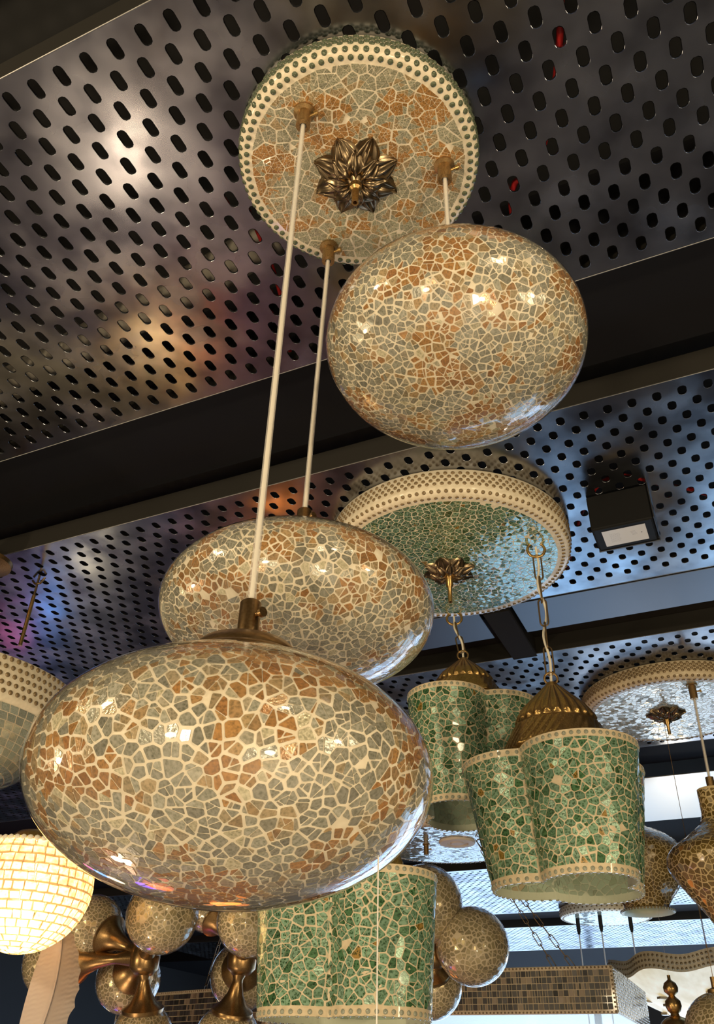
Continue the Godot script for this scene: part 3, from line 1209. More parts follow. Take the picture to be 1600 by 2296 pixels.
var crackle_ball: ArrayMesh
var glass_ball: ArrayMesh
func sputnik(label: String, hub: Vector3, balls: Array, drop: Array) -> void:
	var o := thing("globe_chandelier", label, "chandelier", hub, "bronze chandeliers of gold globes")
	var hm := MB.new()
	lathe(hm, [Vector2(0, -0.04), Vector2(0.02, -0.04), Vector2(0.034, -0.026), Vector2(0.036, 0.0), Vector2(0.034, 0.026), Vector2(0.02, 0.04), Vector2(0, 0.04)], 28)
	part("hub", hm.mesh(), M.bronze, o)
	var up := MB.new()
	tube(up, [Vector3(0, 0.03, 0), Vector3(0, TOP - hub.y - 0.022, 0)], 0.008, 12)
	part("stem", up.mesh(), M.bronze, o)
	var rose := MB.new()
	lathe(rose, [Vector2(0.008, TOP - hub.y - 0.03), Vector2(0.05, TOP - hub.y - 0.02), Vector2(0.055, TOP - hub.y - 0.002), Vector2(0, TOP - hub.y - 0.002)], 28)
	part("ceiling_cup", rose.mesh(), M.bronze, o)
	for h2 in drop:      # a second hub on the end of a bar
		var bar := MB.new()
		tube(bar, [Vector3.ZERO, h2 - hub], 0.009, 12)
		part("bar", bar.mesh(), M.bronze, o)
		part("hub", hm.mesh(), M.bronze, o).position = h2 - hub
	for w in balls:
		var from: Vector3 = drop[0] - hub if w.size() > 2 else Vector3.ZERO
		var p: Vector3 = w[0] - hub - from
		var r: float = w[1]
		var d := p.normalized()
		var L := p.length() - r * 0.9
		var am := MB.new()
		lathe(am, [Vector2(0, 0.0), Vector2(0.024, 0.01), Vector2(0.021, 0.03), Vector2(0.0125, L * 0.42), Vector2(0.0125, L * 0.5), Vector2(0.02, L * 0.72), Vector2(0.032, L * 0.9), Vector2(0.05, L + r * 0.02), Vector2(r * 0.66, L + r * 0.16), Vector2(r * 0.70, L + r * 0.2), Vector2(0, L + r * 0.2)], 26, from, 0.0, 0, aim(d))
		part("arm", am.mesh(), M.bronze, o)
		var sm := MB.new()
		var prof := []
		for i in 25:
			var an := -PI / 2 + PI * i / 24.0
			prof.append(Vector2(maxf(cos(an), 0.0) * 0.994, sin(an) * 0.994))
		lathe(sm, prof, 40)
		var g := part("globe", sm.mesh(), M.grout_tan, o)
		g.transform = Transform3D(Basis.from_euler(Vector3(p.x * 40.0, p.y * 50.0, p.z * 30.0)).scaled(Vector3.ONE * r), p + from)
		part("crackle", crackle_ball, M.glass_unit, g).set_meta("kind", "stuff")
		part("clear_glass", glass_ball, M.clear_glass, g)

# long box light faced with square tiles
func mosaic_box(label: String, origin: Vector3, turn: float, W: float, Ht: float, D: float, seed_: int, nparts: int, anchor: Array) -> void:
	# origin: top right front corner; the box runs W along -x, D along -z
	var o := thing("mosaic_box_light", label, "box light", origin, "long mosaic box lights")
	o.rotation.y = turn
	var mb := MB.new()
	box(mb, Vector3(-W, -Ht, -D), Vector3(0, 0, 0), 0.003)
	part("case", mb.mesh(), M.grout_tan, o)
	var r := RandomNumberGenerator.new()
	r.seed = seed_
	var n := int(W / 0.0225)
	var rows := int((Ht - 0.03) / 0.0225)
	var rest := MB.new()
	var made := 0
	var cols := []
	for i in n:
		cols.append(i)
	for ii in n:
		for j in rows:
			var w := (W - 0.03) / n
			var h := (Ht - 0.03) / rows
			var x0 := -0.015 - (ii + 1) * w
			var y0 := -0.015 - (j + 1) * h
			var sub := 1 if r.randf() < 0.7 else 2
			for s in sub:
				var g := 0.0017
				var xa := x0 + w * s / sub + g
				var xb := x0 + w * (s + 1) / sub - g
				var k := r.randf_range(0.4, 1.3)
				var col := Color(0.06 * k, 0.055 * k, 0.05 * k) if r.randf() < 0.72 else Color(0.22 * k, 0.17 * k, 0.11 * k)
				var nn := Vector3(r.randfn() * 0.04, r.randfn() * 0.04, 1).normalized()
				var t := MB.new() if made < nparts else rest
				var z := 0.0035
				var q := [Vector3(xa, y0 + g, z), Vector3(xb, y0 + g, z), Vector3(xb, y0 + h - g, z), Vector3(xa, y0 + h - g, z)]
				t.quad(q[0], q[1], q[2], q[3], nn, col)
				for x in 4:
					var y := (x + 1) % 4
					var on: Vector3 = ((q[x] + q[y]) as Vector3) * 0.5 - (q[0] + q[2]) * 0.5
					t.quad(q[x], q[y], q[y] - Vector3(0, 0, 0.004), q[x] - Vector3(0, 0, 0.004), on.normalized(), col)
				if made < nparts:
					part("tile", t.mesh(), M.glass_box, o)
				made += 1
	if rest.v.size():
		part("small_tiles", rest.mesh(), M.glass_box, o).set_meta("kind", "stuff")
	var em := MB.new()
	for i in int(D / 0.03):
		for j in int(Ht / 0.012):
			var k := r.randf_range(0.5, 1.2)
			var z0 := -0.01 - i * 0.03 - r.randf() * 0.008
			var y0 := -0.004 - j * 0.012
			box(em, Vector3(-0.001, y0 - 0.0105, z0 - 0.022), Vector3(0.003 + 0.001 * r.randf(), y0 - 0.001, z0), 0.0006, Basis.IDENTITY, Vector3.ZERO, Color(0.30 * k, 0.30 * k, 0.27 * k))
	part("end_slivers", em.mesh(), M.glass, o).set_meta("kind", "stuff")
	var pl := []
	for i in int(W / 0.016):
		for y in [-0.007, -Ht + 0.007]:
			pl.append([Vector3(-0.008 - i * 0.016, y, 0.0), Vector3(0, 0, 1)])
	for i in int(Ht / 0.016):
		pl.append([Vector3(-0.007, -0.008 - i * 0.016, 0.0), Vector3(0, 0, 1)])
	beads(pl, o, bead_mesh(0.0042, 0.003), M.bead_brown, 0)
	for a in anchor:
		var p: Vector3 = o.transform.affine_inverse() * (a[0] as Vector3)
		var q: Vector3 = o.transform.affine_inverse() * (a[1] as Vector3)
		var dir := (p - q).normalized()
		var s1 := dir.cross(Vector3(0.2, 0, 1)).normalized()
		var s2 := dir.cross(s1)
		var m := int((p - q).length() / 0.05)
		var st := (p - q).length() / m
		var cm := MB.new()
		for i in m:
			tube(cm, link_path(q + dir * st * (i + 0.5), dir, s1 if i % 2 == 0 else s2, st + 0.008, 0.0085), 0.0022, 6, true)
		part("chain", cm.mesh(), M.chain_metal, o)

func vase_lamp(label: String, c: Vector3, prof: Array, y0: float, y1: float, cord_top: Vector3, seed_: int, nparts: int, cut_glass := true) -> Node3D:
	# prof: [height, radius] pairs from bottom to top, smoothed
	var o := thing("vase_pendant", label, "pendant lamp", c, "dark amber vase pendants")
	var cv := Curve.new()
	cv.max_value = 1.0
	for p in prof:
		cv.add_point(Vector2((p[0] - y0) / (y1 - y0), p[1]), 0, 0)
	for i in prof.size():
		var a: Array = prof[maxi(i - 1, 0)]
		var b: Array = prof[mini(i + 1, prof.size() - 1)]
		var sl: float = (b[1] - a[1]) / maxf((b[0] - a[0]) / (y1 - y0), 1e-4)
		if i == 0 or i == prof.size() - 1:
			sl = 0.0
		cv.set_point_left_tangent(i, sl)
		cv.set_point_right_tangent(i, sl)
	var f := func(_th: float, y: float) -> float: return cv.sample((y - y0) / (y1 - y0))
	var pr := []
	for i in 61:
		var y := lerpf(y0, y1, i / 60.0)
		pr.append(Vector2(f.call(0.0, y), y))
	pr.append(Vector2(0.0, y1))
	var mb := MB.new()
	lathe(mb, pr, 64)
	var inn := MB.new()
	var pi := []
	for i in 31:
		var y := lerpf(y0, y1 - 0.004, i / 30.0)
		pi.append(Vector2(f.call(0.0, y) - 0.003, y))
	lathe(inn, pi, 48)
	var body := part("vase", mb.mesh(), M.grout_amber, o)
	part("lining", inn.mesh(), M.shade_inside, body)
	var S := Srf.new()
	S.kind = 2
	S.a = 0.12
	S.f = f
	S.y0 = y0 + 0.008
	S.y1 = y1 - 0.004
	lay_shards(shatter(S, 0.017, 1.5e-4, 0.0022, 0.0014, seed_, amber_dark, 0.0005, 0.04, false), body, c, M.glass, nparts)
	var pl := []
	var rb: float = f.call(0.0, y0)
	for i in int(TAU * rb / 0.013):
		var an := i * 0.013 / rb
		pl.append([Vector3(rb * cos(an), y0 + 0.004, rb * sin(an)), Vector3(cos(an), 0, sin(an))])
	beads(pl, body, bead_mesh(0.0042, 0.003), M.bead_pale, 40)
	var ct := cord_top - c
	var k := MB.new()
	lathe(k, [Vector2(0, y1 - 0.002), Vector2(0.022, y1 - 0.002), Vector2(0.022, y1 + 0.004), Vector2(0.011, y1 + 0.008), Vector2(0.011, y1 + 0.034), Vector2(0, y1 + 0.034)], 24)
	part("collar", k.mesh(), M.brass_worn, o)
	var ou := MB.new()
	tube(ou, [Vector3(0, y1 + 0.03, 0), ct], 0.0045, 12, false, false)
	var sl := part("clear_sleeve", ou.mesh(), M.sleeve, o)
	var ic := MB.new()
	tube(ic, [Vector3(0, y1 + 0.03, 0), ct], 0.0026, 8)
	part("white_cord", ic.mesh(), M.cord_white, sl)
	return o

func cable(label: String, path: Array, r: float, mat: Material) -> void:
	var cv := Curve3D.new()
	for i in path.size():
		var a: Vector3 = path[maxi(i - 1, 0)]
		var b: Vector3 = path[mini(i + 1, path.size() - 1)]
		cv.add_point(path[i], -(b - a) * 0.2, (b - a) * 0.2)
	var mb := MB.new()
	tube(mb, Array(cv.tessellate_even_length(4, 0.03)), r, 8)
	var o := part("cable", mb.mesh(), mat, self)
	o.set_meta("label", label)
	o.set_meta("category", "cable")

func slab(called: String, lo: Vector3, hi: Vector3, mat: Material, label: String, ch := 0.003) -> MeshInstance3D:
	var mb := MB.new()
	box(mb, lo, hi, ch)
	return structure(called, mb.mesh(), mat, label)

func _ready() -> void:
	# ---- camera, sky, large lights, exposure
	var cam := Camera3D.new()
	cam.name = "camera"
	cam.transform = Transform3D(Basis(Vector3.UP, 0.442) * Basis(Vector3.RIGHT, 0.6117) * Basis(Vector3.BACK, 0.0298), eye)
	cam.fov = rad_to_deg(2.0 * atan(1148.0 / 1887.0))
	cam.near = 0.02
	cam.far = 60.0
	add_child(cam)
	var env := Environment.new()
	env.background_mode = Environment.BG_COLOR
	env.background_color = Color(0.72, 0.85, 1.0)
	env.background_energy_multiplier = 4.0
	env.tonemap_mode = Environment.TONE_MAPPER_LINEAR
	env.tonemap_exposure = 1.0
	env.sdfgi_enabled = true
	env.ssao_enabled = true
	env.ssil_enabled = true
	var we := WorldEnvironment.new()
	we.name = "environment"
	we.environment = env
	add_child(we)
	materials()
	patch.seed = 12
	patch.noise_type = FastNoiseLite.TYPE_SIMPLEX_SMOOTH
	patch.frequency = 0.016
	patch.fractal_octaves = 2
	var warm := Color(1.0, 0.91, 0.75)
	panel_lamp("cool light table with the longest top, beyond the mosaic lamps", Vector3(-1.25, 0.70, -5.6), Vector3(-0.25, 0.78, -4.15), Vector3.UP, Color(0.62, 0.82, 1.0), 2.2, 0.4)
	panel_lamp("cool light table on the right of the others", Vector3(-0.1, 0.70, -6.2), Vector3(1.2, 0.78, -4.3), Vector3.UP, Color(0.66, 0.84, 1.0), 1.5, 0.4)
	panel_lamp("cool light table farthest back, near the window", Vector3(-2.6, 0.70, -9.2), Vector3(0.8, 0.78, -6.6), Vector3.UP, Color(0.85, 0.92, 1.0), 3.0, 0.8)
	ball_lamp("warm ball lamp behind the viewer, highest on the left", V(-1.30, 0.80, 0.70), 0.075, warm, 26.0, 1.0)
	ball_lamp("warm ball lamp behind the viewer, highest on the right", V(1.20, 0.85, 0.50), 0.075, warm, 26.0, 1.0)
	ball_lamp("warm ball lamp at the left of the viewer, waist high", V(-2.5, -0.35, 0.25), 0.09, warm, 25.0, 1.15)
	ball_lamp("warm ball lamp close behind the viewer, waist high", V(-0.35, -0.45, 1.15), 0.09, warm, 25.0, 1.25)
	ball_lamp("warm ball lamp at the right of the viewer, chest high", V(2.1, -0.10, -0.35), 0.09, warm, 25.0, 1.15)
	ball_lamp("warm ball lamp behind the viewer on the right, knee high", V(0.95, -0.95, 0.45), 0.09, warm, 25.0, 1.15)
	ball_lamp("white ball lamp below the near tray", V(-1.66, -0.8, -1.31), 0.05, Color(1, 0.88, 0.74), 40.0, 0.10)
	ball_lamp("orange ball lamp below the near tray", V(-1.93, -0.8, -2.18), 0.10, Color(1, 0.42, 0.05), 3.0, 0.03)
	ball_lamp("purple ball lamp beside the orange one", V(-2.20, -0.8, -2.36), 0.09, Color(0.42, 0.2, 0.9), 6.0, 0.05)
	ball_lamp("orange ball lamp under the second tray", V(-2.26, -0.8, -3.57), 0.14, Color(1, 0.52, 0.05), 4.0, 0.07)
	ball_lamp("cream ball lamp under the second tray", V(-3.67, -0.8, -3.57), 0.12, Color(1, 0.92, 0.75), 5.0, 0.06)
	ball_lamp("blue ball lamp at the far left of the shop floor", V(-4.41, -0.8, -4.03), 0.13, Color(0.35, 0.65, 1.0), 4.0, 0.06)
	ball_lamp("pink ball lamp by the left wall", V(-5.06, -0.8, -4.36), 0.12, Color(1.0, 0.45, 0.7), 2.5, 0.03)

	# ---- the room
	slab("floor", Vector3(-7, -0.1, -12), Vector3(5, 0, 4), M.floor_tile, "pinkish grey tiled shop floor")
	slab("ceiling", Vector3(-7, 3.25, -12), Vector3(5, 3.35, 4), M.wall_dark, "dark painted ceiling above the steel trays")
	slab("wall_west", Vector3(-7.1, 0, -12), Vector3(-7, 3.3, 4), M.wall_dark, "dark wall on the left of the shop")
	slab("wall_east", Vector3(5, 0, -12), Vector3(5.1, 3.3, 4), M.wall_dark, "dark wall on the right of the shop")
	slab("wall_south", Vector3(-7.1, 0, 4), Vector3(5.1, 3.3, 4.1), M.wall_dark, "dark wall behind the viewer")
	var wn := MB.new()
	box(wn, Vector3(-7.1, 0, -12.1), Vector3(-4.6, 3.3, -12), 0.003)
	box(wn, Vector3(2.4, 0, -12.1), Vector3(5.1, 3.3, -12), 0.003)
	box(wn, Vector3(-4.6, 2.25, -12.1), Vector3(2.4, 3.3, -12), 0.003)
	box(wn, Vector3(-4.6, 0, -12.1), Vector3(2.4, 0.25, -12), 0.003)
	structure("wall_north", wn.mesh(), M.wall_dark, "dark far wall round the shop window")
	var wf := MB.new()
	for x in [-4.6, -2.3, 0.0, 2.3]:
		box(wf, Vector3(x, 0.25, -12.08), Vector3(x + 0.08, 2.25, -12.02), 0.003)
	structure("window_1", wf.mesh(), M.black_paint, "dark frame of the shop window at the far end")
	slab("window_2", Vector3(-4.6, 0.25, -12.056), Vector3(2.4, 2.25, -12.05), M.pane, "glass of the shop window at the far end", 0.001)

	# black beams and smooth sheets between the trays
	slab("trim_1", Vector3(-6, TOP + 0.07, -1.235), Vector3(4, TOP + 0.30, -0.985), M.black_paint, "black beam in the gap behind the nearest steel tray")
	slab("trim_2", Vector3(-6, TOP + 0.055, -2.30), Vector3(4, TOP + 0.13, -2.12), M.joist_brown, "dark beam behind the second steel tray")
	slab("trim_3", Vector3(-0.47, TOP + 0.002, -2.145), Vector3(4, TOP + 0.006, -1.972), M.steel_plain, "smooth steel strip right of the joint behind the second tray", 0.001)
	slab("trim_4", Vector3(-6, TOP + 0.002, -2.145), Vector3(-0.565, TOP + 0.006, -1.972), M.steel_plain, "smooth steel strip left of the joint behind the second tray", 0.001)
	slab("trim_5", Vector3(-6, TOP + 0.05, -3.55), Vector3(4, TOP + 0.2, -3.21), M.black_paint, "black beam behind the third steel tray")
	slab("trim_6", Vector3(-6, TOP, -4.21), Vector3(4, TOP + 0.004, -3.565), M.steel_sheet, "bright smooth steel sheet behind the third tray", 0.001)
	slab("trim_7", Vector3(-6, TOP + 0.05, -4.88), Vector3(4, TOP + 0.2, -4.23), M.black_paint, "black beam behind the bright smooth sheet")
	slab("trim_8", Vector3(-6, TOP + 0.05, -6.78), Vector3(4, TOP + 0.2, -6.27), M.black_paint, "black beam behind the fourth steel tray")
	slab("trim_9", Vector3(-6, TOP + 0.02, -11.9), Vector3(4, TOP + 0.2, -7.95), M.black_paint, "black boards over the far end of the shop")
	slab("trim_10", Vector3(-0.555, TOP - 0.002, -2.30), Vector3(-0.48, TOP + 0.05, -1.99), M.joist_brown, "short dark cross bar at the joint of the steel strips")
	for k in 4:
		slab("trim_%d" % (11 + k), Vector3(-6, TOP + 0.2, -0.27 + k * 0.09), Vector3(3, TOP + 0.26, -0.235 + k * 0.09), M.joist_brown, "dim brown joist above the gap before the nearest tray, number %d from the tray" % (k + 1))
	tray("nearest perforated steel ceiling tray, with the cream and amber mosaic disc on it", -0.326, -0.958, -2.6, 1.6, -0.3561, 17, 0.04356, 0.03556, -0.7052, Vector2(0.0138, 0.0272), true)
	tray("second perforated steel ceiling tray, with the green mosaic disc and a black box on it", -1.253, -1.96, -3.4, 1.6, -1.288, 18, 0.0455, 0.0365, -1.5406, Vector2(0.0150, 0.0245), true)
	tray("third perforated steel ceiling tray, cooler and bluer, with the silvery disc at the right", -2.285, -3.195, -3.8, 1.6, -2.32, 24, 0.0455, 0.0365, -1.5406, Vector2(0.0150, 0.0235), true)
	tray("fourth perforated steel ceiling tray, bright white blue and far back", -4.9, -6.25, -5.0, 2.0, -4.95, 35, 0.0455, 0.0365, -1.5406, Vector2(0.0165, 0.022), false)
	tray("fifth and farthest perforated steel ceiling tray, bright and narrow", -6.8, -7.93, -5.0, 2.0, -6.85, 29, 0.0455, 0.0365, -1.5406, Vector2(0.0165, 0.022), false)

	# ---- front cluster
	var mats1 := [M.grout, M.glass]
	var c1 := canopy("cream ceiling disc with pale amber mosaic and green bead rim, above the three amber globes", Vector3(-0.3052, TOP, -0.616), 0.1663, 0.036, 4, 78, 0.0040, pale_amber, 3.4e-5, 0.021, 5, mats1, 300, M.bead_glass)
	rosette(c1, Vector3(-0.006, -0.037, -0.006), 0.061, 8, M.bronze_dark, 0.062)
	cord_grip(c1, Vector3(-0.0299, -0.036, 0.1055))
	cord_grip(c1, Vector3(0.1121, -0.036, -0.0402))
	cord_grip(c1, Vector3(-0.0935, -0.036, -0.0995))
	pendant("amber and grey crackle globe hanging lowest and nearest, its brass cap and screw in view", V(-0.3341, 0.1874, -0.510), 0.1423, 0.0824, V(-0.3351, 1.045, -0.5105), 101, 0.03)
	pendant("amber and grey crackle glass globe hanging highest, right against the cream ceiling disc", V(-0.1922, 0.7079, -0.654), 0.1456, 0.0933, V(-0.1931, 1.045, -0.6562), 102, 0.10)
	pendant("paler crackle glass globe at middle height, half behind the lowest globe", V(-0.4074, 0.4384, -0.7154), 0.1484, 0.0765, V(-0.3987, 1.045, -0.7155), 103, -0.07)

	# ---- green cluster
	var c2 := canopy("large round cream ceiling disc with green mosaic, on the second tray", Vector3(-0.518, TOP, -1.609), 0.2792, 0.062, 4, 112, 0.0043, green_color, 6.0e-5, 0.016, 6, [M.grout, M.glass_canopy], 300, M.bead_brown)
	rosette(c2, Vector3(-0.012, -0.063, -0.03), 0.062, 8, M.bronze_dark, 0.085)
	trefoil_lamp("green trefoil shade at the right on a long chain, its wavy open rim in view", V(-0.314, 0.315, -1.607), 0.190, 0.76, 0.225, 1.134, 0.385, V(-0.314, 1.036, -1.607), 5, 201, 300)
	trefoil_lamp("green crackle trefoil shade on the short chain, behind the right one", V(-0.568, 0.525, -1.84), 0.168, 0.80, 0.255, 0.23, 0.375, V(-0.592, 1.036, -1.85), 2, 202, 240)
	trefoil_lamp("green trefoil shade hanging lowest of the three, cut by the bottom of the picture", V(-0.662, 0.105, -1.43), 0.166, 0.90, 0.21, -0.44, 0.36, V(-0.650, 1.036, -1.43), 8, 203, 300)

	# ---- silvery disc with its vase lamp
	var c3 := canopy("silvery mosaic ceiling disc with a brown beaded rim, on the third tray at the right", Vector3(-0.165, TOP, -2.745), 0.275, 0.055, 5, 100, 0.0048, silver_color, 1.2e-4, 0.015, 7, [M.grout_tan, M.glass_mirror], 300, M.bead_brown)
	rosette(c3, Vector3(-0.02, -0.056, 0.0), 0.06, 8, M.bronze_dark, 0.07)
	cord_grip(c3, Vector3(0.081, -0.055, 0.2), 0.011, 0.045)
	vase_lamp("dark amber crackle vase with a long neck, hanging from the silvery disc at the right", V(-0.09, 0.50, -2.545), [[-0.145, 0.062], [-0.11, 0.060], [-0.04, 0.105], [0.035, 0.152], [0.075, 0.140], [0.115, 0.085], [0.15, 0.046], [0.235, 0.040]], -0.145, 0.235, V(-0.084, 1.03, -2.545), 301, 160)
	vase_lamp("dark amber crackle tulip shade half hidden behind the right green trefoil shade", V(-0.47, 0.80, -3.83), [[-0.15, 0.105], [-0.135, 0.088], [-0.11, 0.095], [-0.04, 0.150], [0.06, 0.180], [0.12, 0.150], [0.16, 0.09], [0.18, 0.05]], -0.15, 0.18, V(-0.47, 1.1, -3.83), 302, 60)

	# ---- black driver box on the second tray
	var bo := thing("driver_box", "black box with a white printed label, on the second tray beside the green disc", "lamp driver", V(-0.119, 1.0125, -1.557))
	var bm := MB.new()
	box(bm, Vector3(-0.064, 0, -0.088), Vector3(0.064, 0.0875, 0), 0.003)
	box(bm, Vector3(-0.060, -0.002, -0.086), Vector3(0.060, 0.003, -0.002), 0.001)
	part("case", bm.mesh(), M.black_plastic, bo)
	var img := Image.create(256, 160, false, Image.FORMAT_RGB8)
	img.fill(Color(0.86, 0.86, 0.88))
	var rg := RandomNumberGenerator.new()
	rg.seed = 5
	for i in 9:
		var x := 40
		while x < 96:
			var w := rg.randi_range(3, 10)
			img.fill_rect(Rect2i(x, 40 + i * 10, w, 2), Color(0.66, 0.66, 0.7))
			x += w + 3
	for i in 4:
		img.fill_rect(Rect2i(160 + i * 3, 50 + i * 12, 30, 2), Color(0.6, 0.6, 0.66))
	img.fill_rect(Rect2i(222, 74, 6, 8), Color(0.1, 0.1, 0.12))
	var lm := StandardMaterial3D.new()
	lm.albedo_texture = ImageTexture.create_from_image(img)
	lm.roughness = 0.3
	var lq := MB.new()
	lq.use_uv = true
	var q := [Vector3(-0.045, -0.0026, -0.012), Vector3(0.045, -0.0026, -0.012), Vector3(0.045, -0.0026, -0.074), Vector3(-0.045, -0.0026, -0.074)]
	var uvs := [Vector2(0, 0), Vector2(1, 0), Vector2(1, 1), Vector2(0, 1)]
	for t in [[0, 1, 2], [0, 2, 3]]:
		var was := lq.v.size()
		lq.tri(q[t[0]], q[t[1]], q[t[2]], Vector3.DOWN, Vector3.DOWN, Vector3.DOWN)
		for x in 3:
			for y in 4:
				if lq.v[was + x].is_equal_approx(q[y]):
					lq.uv.append(uvs[y])
	part("label_sticker", lq.mesh(), lm, bo, "white printed label")
	var bb := MB.new()
	box(bb, Vector3(0.0645, 0.0, -0.09), Vector3(0.067, 0.0873, 0.002), 0.0006)
	box(bb, Vector3(-0.064, -0.0035, -0.0915), Vector3(0.067, 0.004, -0.088), 0.0006)
	part("steel_bracket", bb.mesh(), M.steel_plain, bo)

	# ---- left edge: mosaic dish with the lit bowl
	var d0 := thing("mosaic_dish", "wide silvery mosaic dish with a beaded cream rim, at the left above the lit bowl", "ceiling lamp", V(-1.585, 0.725, -1.225))
	var dm := MB.new()
	lathe(dm, [Vector2(0, -0.21), Vector2(0.10, -0.20), Vector2(0.19, -0.165), Vector2(0.26, -0.115), Vector2(0.298, -0.086), Vector2(0.302, -0.08), Vector2(0.302, -0.003), Vector2(0.299, 0), Vector2(0, 0)], 96)
	part("dish_body", dm.mesh(), M.grout, d0)
	var tl := MB.new()
	var r0 := RandomNumberGenerator.new()
	r0.seed = 9
	var dprof := [Vector2(0.03, -0.2085), Vector2(0.10, -0.2005), Vector2(0.19, -0.1655), Vector2(0.26, -0.1155), Vector2(0.292, -0.0905)]
	var dlen := [0.0]
	for i in 4:
		dlen.append(dlen[i] + dprof[i].distance_to(dprof[i + 1]))
	var nring := 16
	for i in nring:
		var pq := []
		for e in [i + 0.06, i + 0.94]:
			var s: float = dlen[4] * e / nring
			var seg := 0
			while seg < 3 and s > dlen[seg + 1]:
				seg += 1
			pq.append(dprof[seg].lerp(dprof[seg + 1], (s - dlen[seg]) / (dlen[seg + 1] - dlen[seg])))
		var kk := int(TAU * pq[0].x / 0.021) + 3
		for j in kk:
			var b0 := TAU * (j + 0.05 + 0.5 * i) / kk
			var b1 := TAU * (j + 0.95 + 0.5 * i) / kk
			var sk := 0.5 * TAU / kk
			var p0 := Vector3(pq[0].x * cos(b0), pq[0].y - 0.0012, pq[0].x * sin(b0))
			var p1 := Vector3(pq[0].x * cos(b1), pq[0].y - 0.0012, pq[0].x * sin(b1))
			var p2 := Vector3(pq[1].x * cos(b1 + sk), pq[1].y - 0.0012, pq[1].x * sin(b1 + sk))
			var p3 := Vector3(pq[1].x * cos(b0 + sk), pq[1].y - 0.0012, pq[1].x * sin(b0 + sk))
			var fn := (p1 - p0).cross(p3 - p0).normalized()
			if fn.y > 0:
				fn = -fn
			fn = (fn + Vector3(r0.randfn(), 0, r0.randfn()) * 0.05).normalized()
			tl.quad(p0, p1, p2, p3, fn, silver_color(p0, r0))
	part("dish_tiles", tl.mesh(), M.glass, d0).set_meta("kind", "stuff")
	var dpl := []
	for k in 5:
		for i in 120:
			var an := TAU * (i + 0.5 * (k % 2)) / 120
			dpl.append([Vector3(0.302 * cos(an), -0.008 - 0.0165 * k, 0.302 * sin(an)), Vector3(cos(an), 0, sin(an))])
	beads(dpl, d0, bead_mesh(0.0052, 0.003), M.bead_brown, 120)
	var ds := MB.new()
	tube(ds, [Vector3(0, 0, 0), Vector3(0, 0.345, 0)], 0.012, 14)
	lathe(ds, [Vector2(0.012, 0.325), Vector2(0.06, 0.335), Vector2(0.062, 0.345), Vector2(0, 0.345)], 28)
	part("stem", ds.mesh(), M.bronze, d0)
	lit_bowl("brightly lit bowl of square glass tiles with a white bead rim, at the left edge", V(-1.403, 0.355, -1.427), 0.128, 0.066, V(-1.403, 0.56, -1.427))

	# ---- bronze chandeliers of gold globes
	var ub := Srf.new()
	ub.a = 1.0
	ub.b = 1.0
	var cm := MB.new()
	for s in shatter(ub, 0.15, 0.0105, 0.022, 0.018, 55, gold_color, 0.004, 0.04, false):
		shard_into(cm, s)
	crackle_ball = cm.mesh()
	var gbm := MB.new()
	var gbp := []
	for i in 33:
		var an := -PI / 2 + PI * i / 32.0
		gbp.append(Vector2(maxf(cos(an) * 1.03, 0.0), sin(an) * 1.03))
	lathe(gbm, gbp, 48)
	glass_ball = gbm.mesh()
	sputnik("bronze chandelier with gold crackle globes at the lower left, under the lit bowl", V(-1.424, 0.278, -1.881), [[V(-1.598, 0.352, -1.876), 0.073], [V(-1.68, 0.27, -1.86), 0.080], [V(-1.284, 0.341, -1.736), 0.080], [V(-1.56, 0.246, -2.003), 0.080], [V(-1.437, 0.112, -1.93), 0.072]], [])
	sputnik("bronze chandelier with gold crackle globes on two hubs, reaching behind the lowest green shade", V(-1.209, 0.284, -1.978), [[V(-1.104, 0.335, -1.826), 0.074], [V(-1.291, 0.26, -2.12), 0.080], [V(-1.256, 0.112, -2.018), 0.076], [V(-1.335, 0.415, -2.0), 0.07], [V(-0.778, 0.402, -2.101), 0.088, 1], [V(-0.676, 0.312, -2.141), 0.084, 1], [V(-0.842, 0.25, -2.299), 0.078, 1]], [V(-0.80, 0.311, -2.20)])

	# ---- box lights and the disc that carries their chains
	mosaic_box("long dark square-tiled box light at the bottom right, its pale end turned to the viewer", V(-0.68, 0.50, -4.07), 0.02, 1.38, 0.178, 1.0, 61, 300, [[V(-1.235, 1.04, -4.05), V(-0.93, 0.50, -4.11)], [V(-1.225, 1.04, -4.05), V(-0.85, 0.50, -4.12)]])
	mosaic_box("long dark square-tiled box light at the bottom left, behind the gold globe chandeliers", V(-2.26, 0.45, -3.97), -0.28, 1.18, 0.178, 0.4, 62, 200, [[V(-2.6, 1.1, -4.2), V(-2.5, 0.45, -4.2)], [V(-2.6, 1.1, -4.2), V(-2.9, 0.45, -4.38)]])
	var c4 := canopy("silvery mosaic ceiling disc seen edge-on under the green shade with the short chain", Vector3(-1.40, TOP, -4.14), 0.40, 0.05, 2, 90, 0.005, silver_color, 3e-4, 0.024, 8, [M.grout_tan, M.glass_mirror], 0, M.bead_brown)
	var c4r := MB.new()
	lathe(c4r, [Vector2(0.0, -0.062), Vector2(0.03, -0.062), Vector2(0.035, -0.056), Vector2(0.05, -0.056), Vector2(0.055, -0.062), Vector2(0.085, -0.06), Vector2(0.09, -0.05)], 40, Vector3(0.06, 0, 0.06))
	part("white_ring", c4r.mesh(), M.cord_white, c4)
	cord_grip(c4, Vector3(-0.10, -0.05, 0.06), 0.012, 0.05)
	var c5 := canopy("far pale ceiling disc with thin cords, below the right green shade's rim", Vector3(-1.04, TOP, -6.25), 0.30, 0.06, 2, 60, 0.006, silver_color, 6e-4, 0.035, 9, [M.grout, M.glass_mirror], 0, M.bead_brown)
